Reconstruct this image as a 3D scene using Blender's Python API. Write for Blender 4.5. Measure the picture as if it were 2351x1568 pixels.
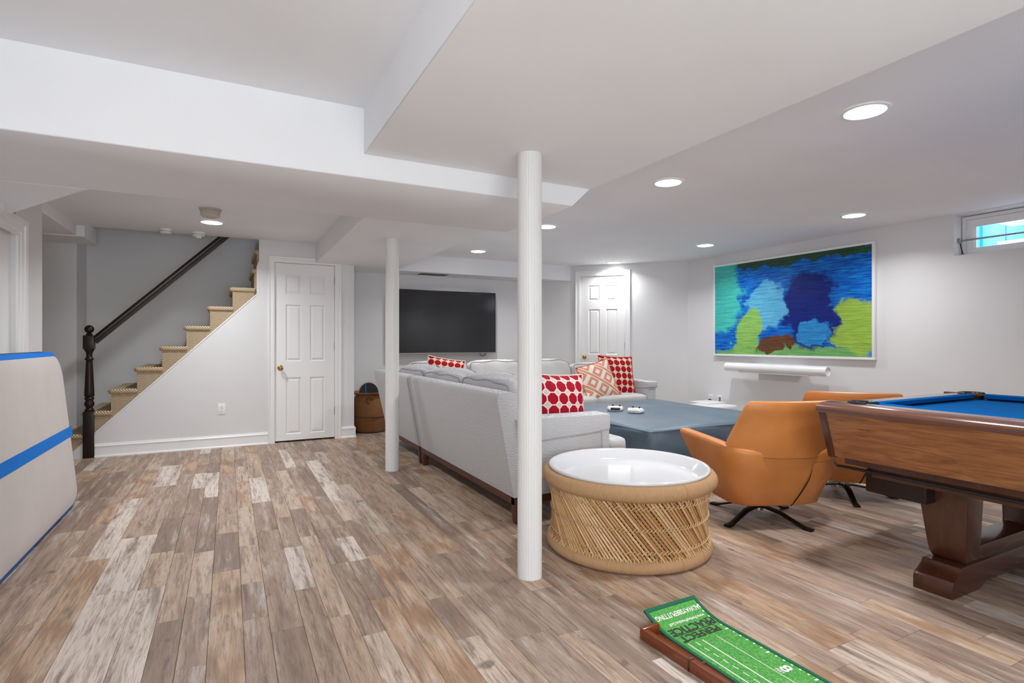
import bpy, bmesh, math, random
from mathutils import Vector, Matrix, Quaternion
random.seed(7)
for o in list(bpy.data.objects): bpy.data.objects.remove(o)
S = bpy.context.scene
COL = S.collection
PI = math.pi

# ------------------------------------------------------------------ camera
cam_d = bpy.data.cameras.new('camera'); cam = bpy.data.objects.new('camera', cam_d); COL.objects.link(cam)
TH = math.atan2(650.0, 1255.0)
cam.location = (0, 0, 1.13); cam.rotation_euler = (PI/2, 0, -TH)
cam_d.sensor_width = 36; cam_d.lens = 36*1255.0/2351.0; cam_d.clip_start = .05
S.camera = cam

# ------------------------------------------------------------------ world, added front fill, exposure
W = bpy.data.worlds.new('world'); S.world = W; W.use_nodes = True
bg = W.node_tree.nodes['Background']; bg.inputs[0].default_value = (.80, .90, 1, 1); bg.inputs[1].default_value = 3.0
S.view_settings.view_transform = 'Standard'; S.view_settings.look = 'None'
S.view_settings.gamma = 1; S.view_settings.use_curve_mapping = False
S.view_settings.exposure = 0.68
S.cycles.max_bounces = 7; S.cycles.glossy_bounces = 3; S.cycles.transmission_bounces = 4; S.cycles.transparent_max_bounces = 4
LAMP_W = 9.0            # each recessed lamp
FILL_W = 26              # added fill light behind the camera, in place of a flash
def area_light(name, loc, rot, sx, sy, power, col=(1, 1, 1), parent=None, shape='RECTANGLE'):
    d = bpy.data.lights.new(name, 'AREA'); d.shape = shape; d.size = sx
    if shape in ('RECTANGLE', 'ELLIPSE'): d.size_y = sy
    d.energy = power; d.color = col
    if shape == 'DISK': d.spread = math.radians(142)
    o = bpy.data.objects.new(name, d); COL.objects.link(o); o.location = loc; o.rotation_euler = rot
    o.parent = parent
    return o
area_light('front_fill', (.1, -1.26, 1.10), (PI/2, 0, 0), 2.2, 1.1, FILL_W, (1, .985, .965))  # unseen lamp added for frontal fill, much as a camera flash gives

# ------------------------------------------------------------------ helpers
def tag(o, label=None, cat=None, group=None, kind=None):
    if label: o['label'] = label
    if cat: o['category'] = cat
    if group: o['group'] = group
    if kind: o['kind'] = kind
    return o
def empty(name, loc=(0, 0, 0), rz=0, parent=None):
    o = bpy.data.objects.new(name, None); COL.objects.link(o); o.location = loc; o.rotation_euler = (0, 0, rz)
    o.empty_display_size = .1; o.parent = parent
    return o
def link_mesh(name, me, mat, parent=None):
    if mat is not None and not me.materials: me.materials.append(mat)
    o = bpy.data.objects.new(name, me); COL.objects.link(o); o.parent = parent
    return o
class MB:
    def __init__(s): s.v = []; s.f = []; s.uv = None
    def add(s, vs, fs):
        k = len(s.v); s.v += [tuple(v) for v in vs]; s.f += [tuple(i+k for i in f) for f in fs]; return s
    def box(s, x0, x1, y0, y1, z0, z1):
        return s.add([(x0,y0,z0),(x1,y0,z0),(x1,y1,z0),(x0,y1,z0),(x0,y0,z1),(x1,y0,z1),(x1,y1,z1),(x0,y1,z1)],
                     [(0,3,2,1),(4,5,6,7),(0,1,5,4),(1,2,6,5),(2,3,7,6),(3,0,4,7)])
    def prism(s, poly, fn0, fn1):           # poly of 2d points, fn maps a 2d point to 3d at both ends
        n = len(poly); return s.add([fn0(p) for p in poly]+[fn1(p) for p in poly],
            [tuple(range(n))[::-1], tuple(range(n, 2*n))]+[(i,(i+1)%n,n+(i+1)%n,n+i) for i in range(n)])
    def slab(s, poly, z0, z1): return s.prism(poly, lambda p:(p[0],p[1],z0), lambda p:(p[0],p[1],z1))
    def extx(s, poly, x0, x1): return s.prism(poly, lambda p:(x0,p[0],p[1]), lambda p:(x1,p[0],p[1]))
    def exty(s, poly, y0, y1): return s.prism(poly, lambda p:(p[0],y0,p[1]), lambda p:(p[0],y1,p[1]))
    def tube(s, pts, r, n=8, closed=False, rr=None):
        pts = [Vector(p) for p in pts]; m = len(pts); rings = []; up = None
        for i in range(m):
            a = pts[(i-1) % m] if (closed or i > 0) else pts[0]; b = pts[(i+1) % m] if (closed or i < m-1) else pts[-1]
            t = (b-a).normalized()
            if up is None:
                up = Vector((0,0,1)) if abs(t.z) < .9 else Vector((1,0,0))
            side = t.cross(up).normalized(); up = side.cross(t).normalized()
            q = rr[i] if rr else r
            rings.append([pts[i]+side*(q*math.cos(2*PI*k/n))+up*(q*math.sin(2*PI*k/n)) for k in range(n)])
        vs = [v for g in rings for v in g]; fs = []
        for i in range(m if closed else m-1):
            j = (i+1) % m
            for k in range(n): fs.append((i*n+k, i*n+(k+1) % n, j*n+(k+1) % n, j*n+k))
        if not closed: fs += [tuple(range(n))[::-1], tuple((m-1)*n+k for k in range(n))]
        return s.add(vs, fs)
    def lathe(s, prof, n=32, c=(0,0,0), caps=True):
        vs = []; fs = []
        for r, z in prof:
            for k in range(n):
                a = 2*PI*k/n; vs.append((c[0]+r*math.cos(a), c[1]+r*math.sin(a), c[2]+z))
        m = len(prof)
        for i in range(m-1):
            for k in range(n): fs.append((i*n+k, i*n+(k+1) % n, (i+1)*n+(k+1) % n, (i+1)*n+k))
        if caps: fs += [tuple(range(n))[::-1], tuple((m-1)*n+k for k in range(n))]
        return s.add(vs, fs)
    def loft(s, rings, cap=True, closed=True):
        n = len(rings[0]); m = len(rings); vs = [p for g in rings for p in g]; fs = []
        for i in range(m-1):
            for k in range(n if closed else n-1): fs.append((i*n+k, i*n+(k+1) % n, (i+1)*n+(k+1) % n, (i+1)*n+k))
        if cap and closed: fs += [tuple(range(n))[::-1], tuple((m-1)*n+k for k in range(n))]
        return s.add(vs, fs)
    def mesh(s, name, smooth=False, bevel=0, seg=2, angle=None):
        me = bpy.data.meshes.new(name); me.from_pydata(s.v, [], s.f)
        bm = bmesh.new(); bm.from_mesh(me); bmesh.ops.recalc_face_normals(bm, faces=bm.faces)
        if bevel:
            es = [e for e in bm.edges if len(e.link_faces) == 2 and e.calc_face_angle(0) > math.radians(30)]
            bmesh.ops.bevel(bm, geom=es, offset=bevel, segments=seg, profile=.6, affect='EDGES', clamp_overlap=True)
        bm.to_mesh(me); bm.free()
        if smooth:
            me.polygons.foreach_set('use_smooth', [True]*len(me.polygons))
            me.set_sharp_from_angle(angle=math.radians(angle or 40))
        return me
    def build(s, name, mat, parent=None, smooth=False, bevel=0, seg=2, angle=None):
        return link_mesh(name, s.mesh(name, smooth or bevel > 0, bevel, seg, angle), mat, parent)
def bxo(name, mat, parent, x0, x1, y0, y1, z0, z1, bevel=0, seg=2):
    return MB().box(x0,x1,y0,y1,z0,z1).build(name, mat, parent, bevel=bevel, seg=seg)
def puffy(name, mat, parent, c, size, n=9, power=7.0, puff=(0,0,0), rot=None, wob=0, seed=0, pipe=None):
    """soft cushion: a cube pushed onto a superellipsoid with bulging faces"""
    rnd = random.Random(seed); ph = [rnd.uniform(0, 6.28) for _ in range(6)]
    bm = bmesh.new(); bmesh.ops.create_cube(bm, size=2)
    bmesh.ops.subdivide_edges(bm, edges=bm.edges[:], cuts=n, use_grid_fill=True)
    hx, hy, hz = (q/2 for q in size)
    for v in bm.verts:
        p = v.co.copy(); k = (abs(p.x)**power+abs(p.y)**power+abs(p.z)**power)**(1/power)
        q = p/k
        bx = 1+puff[0]*(1-q.y*q.y)*(1-q.z*q.z)/hx; by = 1+puff[1]*(1-q.x*q.x)*(1-q.z*q.z)/hy; bz = 1+puff[2]*(1-q.x*q.x)*(1-q.y*q.y)/hz
        v.co = Vector((q.x*hx*bx, q.y*hy*by, q.z*hz*bz))
        if wob: v.co += Vector((math.sin(9*q.y+4*q.z+ph[0]), math.sin(8*q.x+5*q.z+ph[1]), math.sin(7*q.x+6*q.y+ph[2])))*wob
    if rot is not None: bmesh.ops.transform(bm, matrix=rot.to_4x4(), verts=bm.verts)
    bmesh.ops.translate(bm, vec=Vector(c), verts=bm.verts)
    loops = []
    if pipe is not None:
        for sg in (-1, 1):
            lp = []
            for k in range(64):
                e_, w = divmod(k, 16); w = w/8-1
                a_, b_ = [(w,-1),(1,w),(-w,1),(-1,-w)][e_]
                p = Vector((sg*.93, a_, b_)) if pipe == 'x' else Vector((a_, sg*.93, b_))
                q = p/((abs(p.x)**power+abs(p.y)**power+abs(p.z)**power)**(1/power))
                bx = 1+puff[0]*(1-q.y*q.y)*(1-q.z*q.z)/hx; by = 1+puff[1]*(1-q.x*q.x)*(1-q.z*q.z)/hy; bz = 1+puff[2]*(1-q.x*q.x)*(1-q.y*q.y)/hz
                r3 = Vector((q.x*hx*bx, q.y*hy*by, q.z*hz*bz))
                if wob: r3 += Vector((math.sin(9*q.y+4*q.z+ph[0]), math.sin(8*q.x+5*q.z+ph[1]), math.sin(7*q.x+6*q.y+ph[2])))*wob
                if rot is not None: r3 = rot @ r3
                lp.append(r3+Vector(c))
            loops.append(lp)
    me = bpy.data.meshes.new(name); bm.to_mesh(me); bm.free()
    me.polygons.foreach_set('use_smooth', [True]*len(me.polygons))
    o = link_mesh(name, me, mat, parent)
    for lp in loops: MB().tube(lp, .005, 6, closed=True).build('piping', M['pipe_grey'], o, smooth=True)
    return o
def rotm(ax=0, ay=0, az=0): return Matrix.Rotation(az, 3, 'Z') @ Matrix.Rotation(ay, 3, 'Y') @ Matrix.Rotation(ax, 3, 'X')
def throw_pillow(name, mat, pipe_mat, label, size, t, loc, rot):
    """square pillow in the local x-z plane, facing -y, with pulled-in sides and pointed corners"""
    root = empty(name, loc); root.rotation_euler = rot
    n = 14; vs = []; uvs = []; fs = []
    def edge(u): return 1-.06*(1-u*u)
    for side in (-1, 1):
        for j in range(n+1):
            for i in range(n+1):
                u = 2*i/n-1; v = 2*j/n-1
                x = u*edge(v)*size/2; z = v*edge(u)*size/2
                th = t/2*((1-abs(u)**2.6)*(1-abs(v)**2.6))**.6
                vs.append((x, side*th, z)); uvs.append((i/n, j/n))
    N = (n+1)**2
    for j in range(n):
        for i in range(n):
            a = j*(n+1)+i; fs.append((a, a+1, a+n+2, a+n+1)); fs.append((N+a, N+a+n+1, N+a+n+2, N+a+1))
    me = bpy.data.meshes.new('cover'); me.from_pydata(vs, [], fs)
    ul = me.uv_layers.new(name='UVMap')
    for p in me.polygons:
        for li in p.loop_indices: ul.data[li].uv = uvs[me.loops[li].vertex_index]
    me.polygons.foreach_set('use_smooth', [True]*len(me.polygons))
    link_mesh('cover', me, mat, root)
    pts = []
    for k in range(4*n):
        q = k//n; w = 2*(k % n)/n-1
        u, v = [(w,-1),(1,w),(-w,1),(-1,-w)][q]
        pts.append((u*edge(v)*size/2, 0, v*edge(u)*size/2))
    MB().tube(pts, .006, 6, closed=True).build('piping', pipe_mat, root, smooth=True)
    tag(root, label, 'pillow', 'throw pillows on the sectional')
    return root

# ------------------------------------------------------------------ materials
def lin(c): return tuple(((x/255)/12.92 if x/255 <= .04045 else ((x/255+.055)/1.055)**2.4) for x in c)
class G:
    def __init__(s, name, rough=.5, color=(200,200,200), spec=.5, metal=0, coat=0, sheen=0):
        s.m = bpy.data.materials.new(name); s.m.use_nodes = True; s.t = s.m.node_tree
        s.b = s.t.nodes['Principled BSDF']
        s.b.inputs['Base Color'].default_value = (*lin(color), 1); s.b.inputs['Roughness'].default_value = rough
        s.b.inputs['Specular IOR Level'].default_value = spec; s.b.inputs['Metallic'].default_value = metal
        if coat: s.b.inputs['Coat Weight'].default_value = coat; s.b.inputs['Coat Roughness'].default_value = .08
        if sheen: s.b.inputs['Sheen Weight'].default_value = sheen
    def n(s, typ, **kw):
        nd = s.t.nodes.new('ShaderNode'+typ)
        for k, v in kw.items():
            if k.startswith('i_'): s.set(nd.inputs[k[2:].replace('_', ' ')], v)
            else: setattr(nd, k, v)
        return nd
    def set(s, sock, v):
        if hasattr(v, 'links'): s.t.links.new(v, sock)
        else: sock.default_value = v
    def ma(s, op, a, b=0.0, c=None):
        nd = s.t.nodes.new('ShaderNodeMath'); nd.operation = op
        s.set(nd.inputs[0], a); s.set(nd.inputs[1], b)
        if c is not None: s.set(nd.inputs[2], c)
        return nd.outputs[0]
    def coord(s, what='Object'): return s.t.nodes.new('ShaderNodeTexCoord').outputs[what]
    def map(s, v, scale=(1,1,1), rot=(0,0,0), loc=(0,0,0)):
        nd = s.n('Mapping'); s.t.links.new(v, nd.inputs['Vector'])
        nd.inputs['Scale'].default_value = scale; nd.inputs['Rotation'].default_value = rot; nd.inputs['Location'].default_value = loc
        return nd.outputs[0]
    def sep(s, v):
        nd = s.n('SeparateXYZ'); s.t.links.new(v, nd.inputs[0]); return nd.outputs
    def comb(s, x=0.0, y=0.0, z=0.0):
        nd = s.n('CombineXYZ'); s.set(nd.inputs[0], x); s.set(nd.inputs[1], y); s.set(nd.inputs[2], z); return nd.outputs[0]
    def noise(s, v, scale=5, detail=3, rough=.55, dist=0):
        nd = s.n('TexNoise'); s.t.links.new(v, nd.inputs['Vector'])
        nd.inputs['Scale'].default_value = scale; nd.inputs['Detail'].default_value = detail
        nd.inputs['Roughness'].default_value = rough; nd.inputs['Distortion'].default_value = dist
        return nd.outputs['Fac']
    def ramp(s, f, stops, interp='LINEAR'):
        nd = s.n('ValToRGB'); s.set(nd.inputs[0], f); cr = nd.color_ramp; cr.interpolation = interp
        while len(cr.elements) < len(stops): cr.elements.new(.5)
        for e, (p, c) in zip(cr.elements, stops):
            e.position = p; e.color = (*lin(c), 1) if isinstance(c, tuple) else (c, c, c, 1)
        return nd.outputs[0]
    def rng(s, v, a, b, c=0.0, d=1.0, smooth=False):
        nd = s.n('MapRange'); nd.clamp = True
        if smooth: nd.interpolation_type = 'SMOOTHSTEP'
        s.set(nd.inputs[0], v)
        for i, q in enumerate((a, b, c, d)): nd.inputs[i+1].default_value = q
        return nd.outputs[0]
    def mix(s, f, a, b, mode='MIX'):
        nd = s.n('Mix'); nd.data_type = 'RGBA'; nd.blend_type = mode; nd.clamp_factor = True
        s.set(nd.inputs['Factor'], f)
        for q, k in ((a, 6), (b, 7)):
            if isinstance(q, tuple): nd.inputs[k].default_value = (*lin(q), 1)
            else: s.t.links.new(q, nd.inputs[k])
        return nd.outputs[2]
    def col(s, c): s.t.links.new(c, s.b.inputs['Base Color'])
    def bump(s, h, strength=.3, dist=.01):
        nd = s.n('Bump'); nd.inputs['Strength'].default_value = strength; nd.inputs['Distance'].default_value = dist
        s.set(nd.inputs['Height'], h); s.t.links.new(nd.outputs[0], s.b.inputs['Normal'])
def paint(name, c, rough=.6, amp=.04, bump=.04, spec=.4):
    g = G(name, rough, c, spec); co = g.coord()
    f = g.noise(co, 1.3, 2); a = tuple(max(0, x*(1-amp)) for x in c)
    g.col(g.mix(f, a, tuple(min(255, x*(1+amp*.6)) for x in c)))
    if bump > .045: g.bump(g.noise(co, 260, 2), bump, .002)
    return g.m
M = {}
M['wall'] = paint('wall_paint', (224, 224, 225), .55)
M['ceil'] = paint('ceiling_paint', (238, 240, 243), .75)
M['trim'] = paint('trim_paint', (238, 238, 238), .32, .015, .01)
M['white'] = paint('white_plastic', (236, 236, 236), .3, .01, .0)
M['white_gloss'] = paint('white_lacquer', (212, 213, 215), .07, .01, .0, .6)
M['black'] = paint('black_plastic', (22, 22, 23), .35, .02, .02)
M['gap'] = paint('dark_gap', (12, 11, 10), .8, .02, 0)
M['bulb'] = None
def metal(name, c, rough):
    g = G(name, rough, c, .5, 1); g.bump(g.noise(g.coord(), 90, 2), .03, .002); return g.m
M['brass'] = metal('brass', (196, 158, 82), .2)
M['steel'] = metal('brushed_steel', (172, 170, 166), .3)
M['darkmetal'] = metal('bronze_black_metal', (58, 52, 48), .4)
g = G('lamp_lens', .4, (255, 255, 255)); g.b.inputs['Emission Color'].default_value = (1, .985, .96, 1); g.b.inputs['Emission Strength'].default_value = 6
M['lens'] = g.m
# column paint: satin white
M['column'] = paint('column_paint', (224, 224, 223), .38, .03, .02)
# floor planks: tone and seed come from each plank
g = G('weathered_vinyl_plank', .42, spec=.35)
tone = g.n('Attribute', attribute_name='tone').outputs['Fac']; seed = g.n('Attribute', attribute_name='seed').outputs['Fac']
x, y, z = g.sep(g.coord())
xs = g.ma('ADD', x, g.ma('MULTIPLY', seed, 37.0)); ys = g.ma('ADD', y, g.ma('MULTIPLY', seed, 11.0))
v1 = g.comb(g.ma('MULTIPLY', xs, 17.0), g.ma('MULTIPLY', ys, 1.7), 0.0)
patch = g.noise(v1, 1.0, 6, .72, .3)
v2 = g.comb(g.ma('MULTIPLY', xs, 95.0), g.ma('MULTIPLY', ys, 5.0), 0.0)
grain = g.noise(v2, 1.0, 4, .6, 1.2)
wv = g.n('TexWave', wave_type='RINGS', rings_direction='X'); g.t.links.new(g.comb(g.ma('MULTIPLY', xs, 9.0), g.ma('MULTIPLY', ys, .55), 0.0), wv.inputs['Vector'])
wv.inputs['Scale'].default_value = 1.2; wv.inputs['Distortion'].default_value = 5; wv.inputs['Detail'].default_value = 2; wv.inputs['Detail Scale'].default_value = 1.1
base = g.ramp(tone, [(0, (140, 119, 105)), (.22, (160, 138, 122)), (.45, (178, 154, 135)), (.62, (184, 155, 128)), (.8, (196, 176, 158)), (1, (212, 198, 186))])
streak = g.noise(g.comb(g.ma('MULTIPLY', xs, 34.0), g.ma('MULTIPLY', ys, 3.4), 7.0), 1.0, 6, .75, .5)
c1 = g.mix(g.rng(patch, .50, .64, 0, .75), base, (122, 103, 92))
c1 = g.mix(g.rng(streak, .53, .66, 0, .75), c1, (96, 80, 72))
c1 = g.mix(g.rng(patch, .47, .30, 0, .7), c1, (210, 202, 195))
c2 = g.mix(g.rng(grain, .49, .70, 0, .62), c1, (116, 94, 78))
isoak = g.rng(g.ma('ABSOLUTE', g.ma('SUBTRACT', tone, .62)), .03, .06, 1, 0)
c3 = g.mix(g.ma('MULTIPLY', isoak, g.rng(wv.outputs['Fac'], .55, .95, 0, .5)), c2, (140, 104, 76))
knot = g.noise(g.comb(g.ma('MULTIPLY', xs, 9.0), g.ma('MULTIPLY', ys, 7.0), 3.0), 1.0, 2, .5)
c4 = g.mix(g.rng(knot, .69, .76, 0, .65), c3, (88, 72, 62))
g.col(c4); g.bump(grain, .10, .002)
g.set(g.b.inputs['Roughness'], g.rng(grain, .3, .7, .38, .52)); M['floor'] = g.m
g = G('subfloor', .9, (70, 60, 54)); g.col(g.mix(g.noise(g.coord(), 5), (60,52,46), (84,74,66))); M['subfloor'] = g.m
# sofa fabric: grey with fine wavy pale lines
def sofa_fabric(name, dark, light):
    g = G(name, .85, spec=.2, sheen=.15); co = g.coord(); x, y, z = g.sep(co)
    nz = g.noise(co, 11, 3, .6); nz2 = g.noise(g.map(co, (1,1,.35)), 42, 2, .5)
    along = g.ma('ADD', z, g.ma('MULTIPLY', g.ma('ADD', x, y), .14))
    ph = g.ma('ADD', g.ma('MULTIPLY', along, 700.0), g.ma('ADD', g.ma('MULTIPLY', nz, 26.0), g.ma('MULTIPLY', nz2, 8.0)))
    s_ = g.ma('SINE', ph)
    f = g.rng(s_, .25, .95)
    g.col(g.mix(f, dark, light)); g.bump(s_, .25, .003); return g.m
M['sofa'] = sofa_fabric('grey_ripple_fabric', (172, 172, 175), (222, 222, 223))
M['sofa_lit'] = sofa_fabric('lit_ripple_fabric', (190, 189, 187), (222, 221, 219))  # paler, warmer copy of the sofa grey: warm light put into the colour
g = G('walnut_rail', .4, spec=.4); co = g.coord()
g.col(g.mix(g.noise(g.map(co, (30, 2, 30)), 3, 4, .6, .8), (58, 32, 22), (96, 58, 40))); M['walnut'] = g.m
g = G('cherry_panel', .34, spec=.4, coat=.15); co = g.coord()
gr = g.noise(g.map(co, (8, 1.3, 16)), 2.2, 5, .65, 1.4); fine = g.noise(g.map(co, (60, 5, 130)), 3, 3)
c = g.mix(g.rng(gr, .35, .68), (160, 106, 66), (114, 68, 40)); g.col(g.mix(g.rng(fine, .5, .75, 0, .4), c, (100, 60, 36))); M['cherry'] = g.m
g = G('dark_mahogany', .25, spec=.5, coat=.3); co = g.coord()
g.col(g.mix(g.noise(g.map(co, (5, 5, 1)), 5, 4, .6, 1), (52, 27, 18), (86, 48, 32))); M['mahogany'] = g.m
g = G('rail_cap_wood', .2, spec=.5, coat=.5); co = g.coord()
g.col(g.mix(g.noise(g.map(co, (20, 1.5, 20)), 3, 4, .6, 1), (78, 48, 38), (118, 76, 58))); M['railwood'] = g.m
g = G('espresso_stain', .34, spec=.35); co = g.coord()
g.col(g.mix(g.noise(g.map(co, (8, 8, 2)), 4, 3), (24, 16, 15), (46, 30, 27))); M['espresso'] = g.m
g = G('blue_felt', .95, spec=.05); co = g.coord()
g.col(g.mix(g.noise(co, 300, 2), (0, 72, 132), (4, 88, 152))); g.bump(g.noise(co, 700, 2), .2, .001); M['felt'] = g.m
def leather(name, a, b, rough):
    g = G(name, rough, spec=.45); co = g.coord()
    g.col(g.mix(g.rng(g.noise(co, 3.2, 4), .3, .7), a, b))
    vo = g.n('TexVoronoi'); g.t.links.new(co, vo.inputs['Vector']); vo.inputs['Scale'].default_value = 420
    g.bump(vo.outputs['Distance'], .12, .001); return g.m
M['leather'] = leather('tan_leather', (186, 116, 60), (206, 134, 72), .38)
M['leather_dark'] = leather('tan_leather_fold', (120, 70, 34), (140, 84, 42), .5)
M['leather_blue'] = leather('slate_blue_vinyl', (80, 102, 122), (100, 116, 126), .42)
# bamboo, rope
g = G('bamboo_cane', .4, spec=.4); rnd = g.n('ObjectInfo').outputs['Random']; co = g.coord()
c = g.ramp(rnd, [(0, (150, 104, 60)), (.35, (178, 134, 88)), (.7, (198, 158, 112)), (1, (216, 182, 140))])
nd = g.noise(g.comb(0.0, g.ma('MULTIPLY', rnd, 40.0), g.ma('MULTIPLY', g.sep(co)[2], 26.0)), 1.0, 2)
c = g.mix(g.rng(nd, .62, .70, 0, .5), c, (134, 88, 44))
g.col(g.mix(g.rng(g.noise(g.map(co, (200, 200, 12)), 1, 3), .5, .8, 0, .35), c, (146, 100, 56))); M['bamboo'] = g.m
g = G('rope_wrap', .85, spec=.2); co = g.coord(); x, y, z = g.sep(co)
an = g.ma('ARCTAN2', y, x); nz = g.noise(co, 30, 3)
st = g.ma('SINE', g.ma('ADD', g.ma('MULTIPLY', an, 560.0), g.ma('MULTIPLY', nz, 9.0)))
cl = g.noise(g.comb(g.ma('MULTIPLY', an, 14.0), 0.0, 0.0), 1.0, 2)
c = g.mix(g.rng(st, -.9, .4), (176, 134, 94), (208, 170, 130)); g.col(g.mix(g.rng(cl, .6, .66, 0, .35), c, (150, 110, 68)))
g.bump(st, .6, .004); M['rope'] = g.m
g = G('twine', .85, color=(212, 180, 136), spec=.2); g.col(g.mix(g.noise(g.coord(), 60), (196, 158, 110), (226, 198, 156))); M['twine'] = g.m
# brown wicker basket
g = G('brown_wicker', .6, spec=.35); co = g.coord(); x, y, z = g.sep(co); an = g.ma('ARCTAN2', y, x)
a_ = g.ma('SINE', g.ma('MULTIPLY', an, 56.0)); b_ = g.ma('SINE', g.ma('MULTIPLY', z, 520.0)); wv_ = g.ma('MULTIPLY', a_, b_)
c = g.mix(g.rng(wv_, -.7, .7), (112, 70, 38), (178, 122, 70)); g.col(g.mix(g.rng(g.noise(co, 9, 3), .4, .7, 0, .6), c, (132, 86, 46))); g.bump(wv_, .8, .006); M['wicker'] = g.m
# stair carpet: chevrons of tan and charcoal, diagonal cords on the nosing
g = G('herringbone_sisal', .95, spec=.1); co = g.coord(); x, y, z = g.sep(co)
al = g.ma('ADD', z, y)
zig = g.ma('ABSOLUTE', g.ma('SUBTRACT', g.ma('FRACT', g.ma('MULTIPLY', x, 15.0)), .5))
ph = g.ma('FRACT', g.ma('ADD', g.ma('MULTIPLY', al, 42.0), g.ma('MULTIPLY', zig, 5.6)))
st = g.rng(g.ma('ABSOLUTE', g.ma('SUBTRACT', ph, .5)), .18, .27)
nz = g.noise(co, 160, 3)
c = g.mix(st, (112, 102, 94), (224, 200, 164)); g.col(g.mix(g.rng(nz, .3, .8, 0, .35), c, (158, 138, 112))); g.bump(g.ma('ADD', st, g.ma('MULTIPLY', nz, .6)), .6, .006); M['sisal'] = g.m
g = G('sisal_nosing', .95, spec=.1); co = g.coord(); x, y, z = g.sep(co)
ph = g.ma('FRACT', g.ma('ADD', g.ma('MULTIPLY', x, 42.0), g.ma('MULTIPLY', g.ma('SUBTRACT', z, g.ma('MULTIPLY', y, .3)), 46.0)))
st = g.rng(g.ma('ABSOLUTE', g.ma('SUBTRACT', ph, .5)), .12, .24); nz = g.noise(co, 160, 3)
c = g.mix(st, (122, 108, 94), (226, 202, 166)); g.col(g.mix(g.rng(nz, .3, .8, 0, .3), c, (174, 152, 122))); g.bump(g.ma('ADD', st, g.ma('MULTIPLY', nz, .5)), .7, .006); M['nosing'] = g.m
# pillow prints
def octagon_print(name, n, red, line, sq):
    g = G(name, .75, spec=.15); u, v, _ = g.sep(g.coord('UV'))
    a = g.ma('ABSOLUTE', g.ma('SUBTRACT', g.ma('FRACT', g.ma('MULTIPLY', u, n)), .5)); b = g.ma('ABSOLUTE', g.ma('SUBTRACT', g.ma('FRACT', g.ma('MULTIPLY', v, n)), .5))
    d = g.ma('MULTIPLY', g.ma('ADD', a, b), .73)
    o = g.ma('MAXIMUM', g.ma('MAXIMUM', a, b), d)
    q = g.ma('ADD', a, b)          # near 1 at the cell corners: the little squares
    c = g.mix(g.rng(q, .735, .755), line, sq)
    c = g.mix(g.rng(o, .445, .46), red, c)
    g.col(g.mix(g.rng(g.noise(g.coord(), 40, 3), .35, .75, 0, .25), c, (120, 10, 26))) if False else g.col(c)
    g.bump(g.rng(o, .43, .47, 1, 0), .4, .004); return g.m
M['print_red'] = octagon_print('crimson_octagon_velvet', 5.5, (158, 8, 36), (226, 208, 196), (200, 190, 186))
M['print_red_small'] = octagon_print('scarlet_octagon_velvet', 5.5, (164, 12, 32), (224, 206, 178), (214, 200, 176))
g = G('coral_lattice_print', .85, spec=.15); u, v, _ = g.sep(g.coord('UV'))
p = g.ma('MULTIPLY', g.ma('ADD', u, v), 2.0); q = g.ma('MULTIPLY', g.ma('SUBTRACT', u, v), 2.0)
def cell(w, k=1.0): return g.ma('ABSOLUTE', g.ma('SUBTRACT', g.ma('FRACT', g.ma('MULTIPLY', w, k)), .5))
a, b = cell(p), cell(q); m = g.ma('MAXIMUM', a, b)
ring = g.rng(g.ma('ABSOLUTE', g.ma('SUBTRACT', m, .26)), .07, .075, 1, 0); edge = g.rng(g.ma('ABSOLUTE', g.ma('SUBTRACT', g.ma('ABSOLUTE', g.ma('SUBTRACT', m, .26)), .07)), .008, .016, 1, 0)
bar = g.rng(g.ma('ABSOLUTE', g.ma('SUBTRACT', a, .5)), .06, .065, 1, 0); bedge = g.rng(g.ma('ABSOLUTE', g.ma('SUBTRACT', g.ma('ABSOLUTE', g.ma('SUBTRACT', a, .5)), .06)), .008, .014, 1, 0)
c = g.mix(g.ma('MAXIMUM', ring, bar), (232, 220, 204), (222, 148, 120)); g.col(g.mix(g.ma('MAXIMUM', edge, bedge), c, (170, 72, 52))); M['print_lattice'] = g.m
M['pipe_cream'] = paint('cream_piping', (222, 212, 204), .7, .03, .02)
M['pipe_grey'] = paint('grey_piping', (150, 150, 152), .8, .03, .02)
M['pipe_coral'] = paint('coral_piping', (206, 96, 66), .7, .03, .02)
# tv glass
g = G('tv_glass', .12, (34, 34, 36), .5); g.col(g.mix(g.noise(g.coord(), 2.2, 3), (30, 30, 32), (44, 44, 46))); M['tvglass'] = g.m
# gym mat
g = G('grey_mat_vinyl', .55, spec=.3); co = g.coord(); x, y, z = g.sep(co)
tx = g.ma('MULTIPLY', g.ma('SINE', g.ma('MULTIPLY', y, 900.0)), g.ma('SINE', g.ma('MULTIPLY', z, 900.0)))
g.col(g.mix(g.noise(co, 4, 3), (204, 197, 193), (216, 209, 205))); g.bump(tx, .3, .002); M['matgrey'] = g.m
M['matblue'] = paint('royal_blue_vinyl', (0, 118, 214), .6, .05, .05, .12)
M['matblack'] = paint('black_vinyl', (34, 32, 31), .5, .05, .05)
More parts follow.
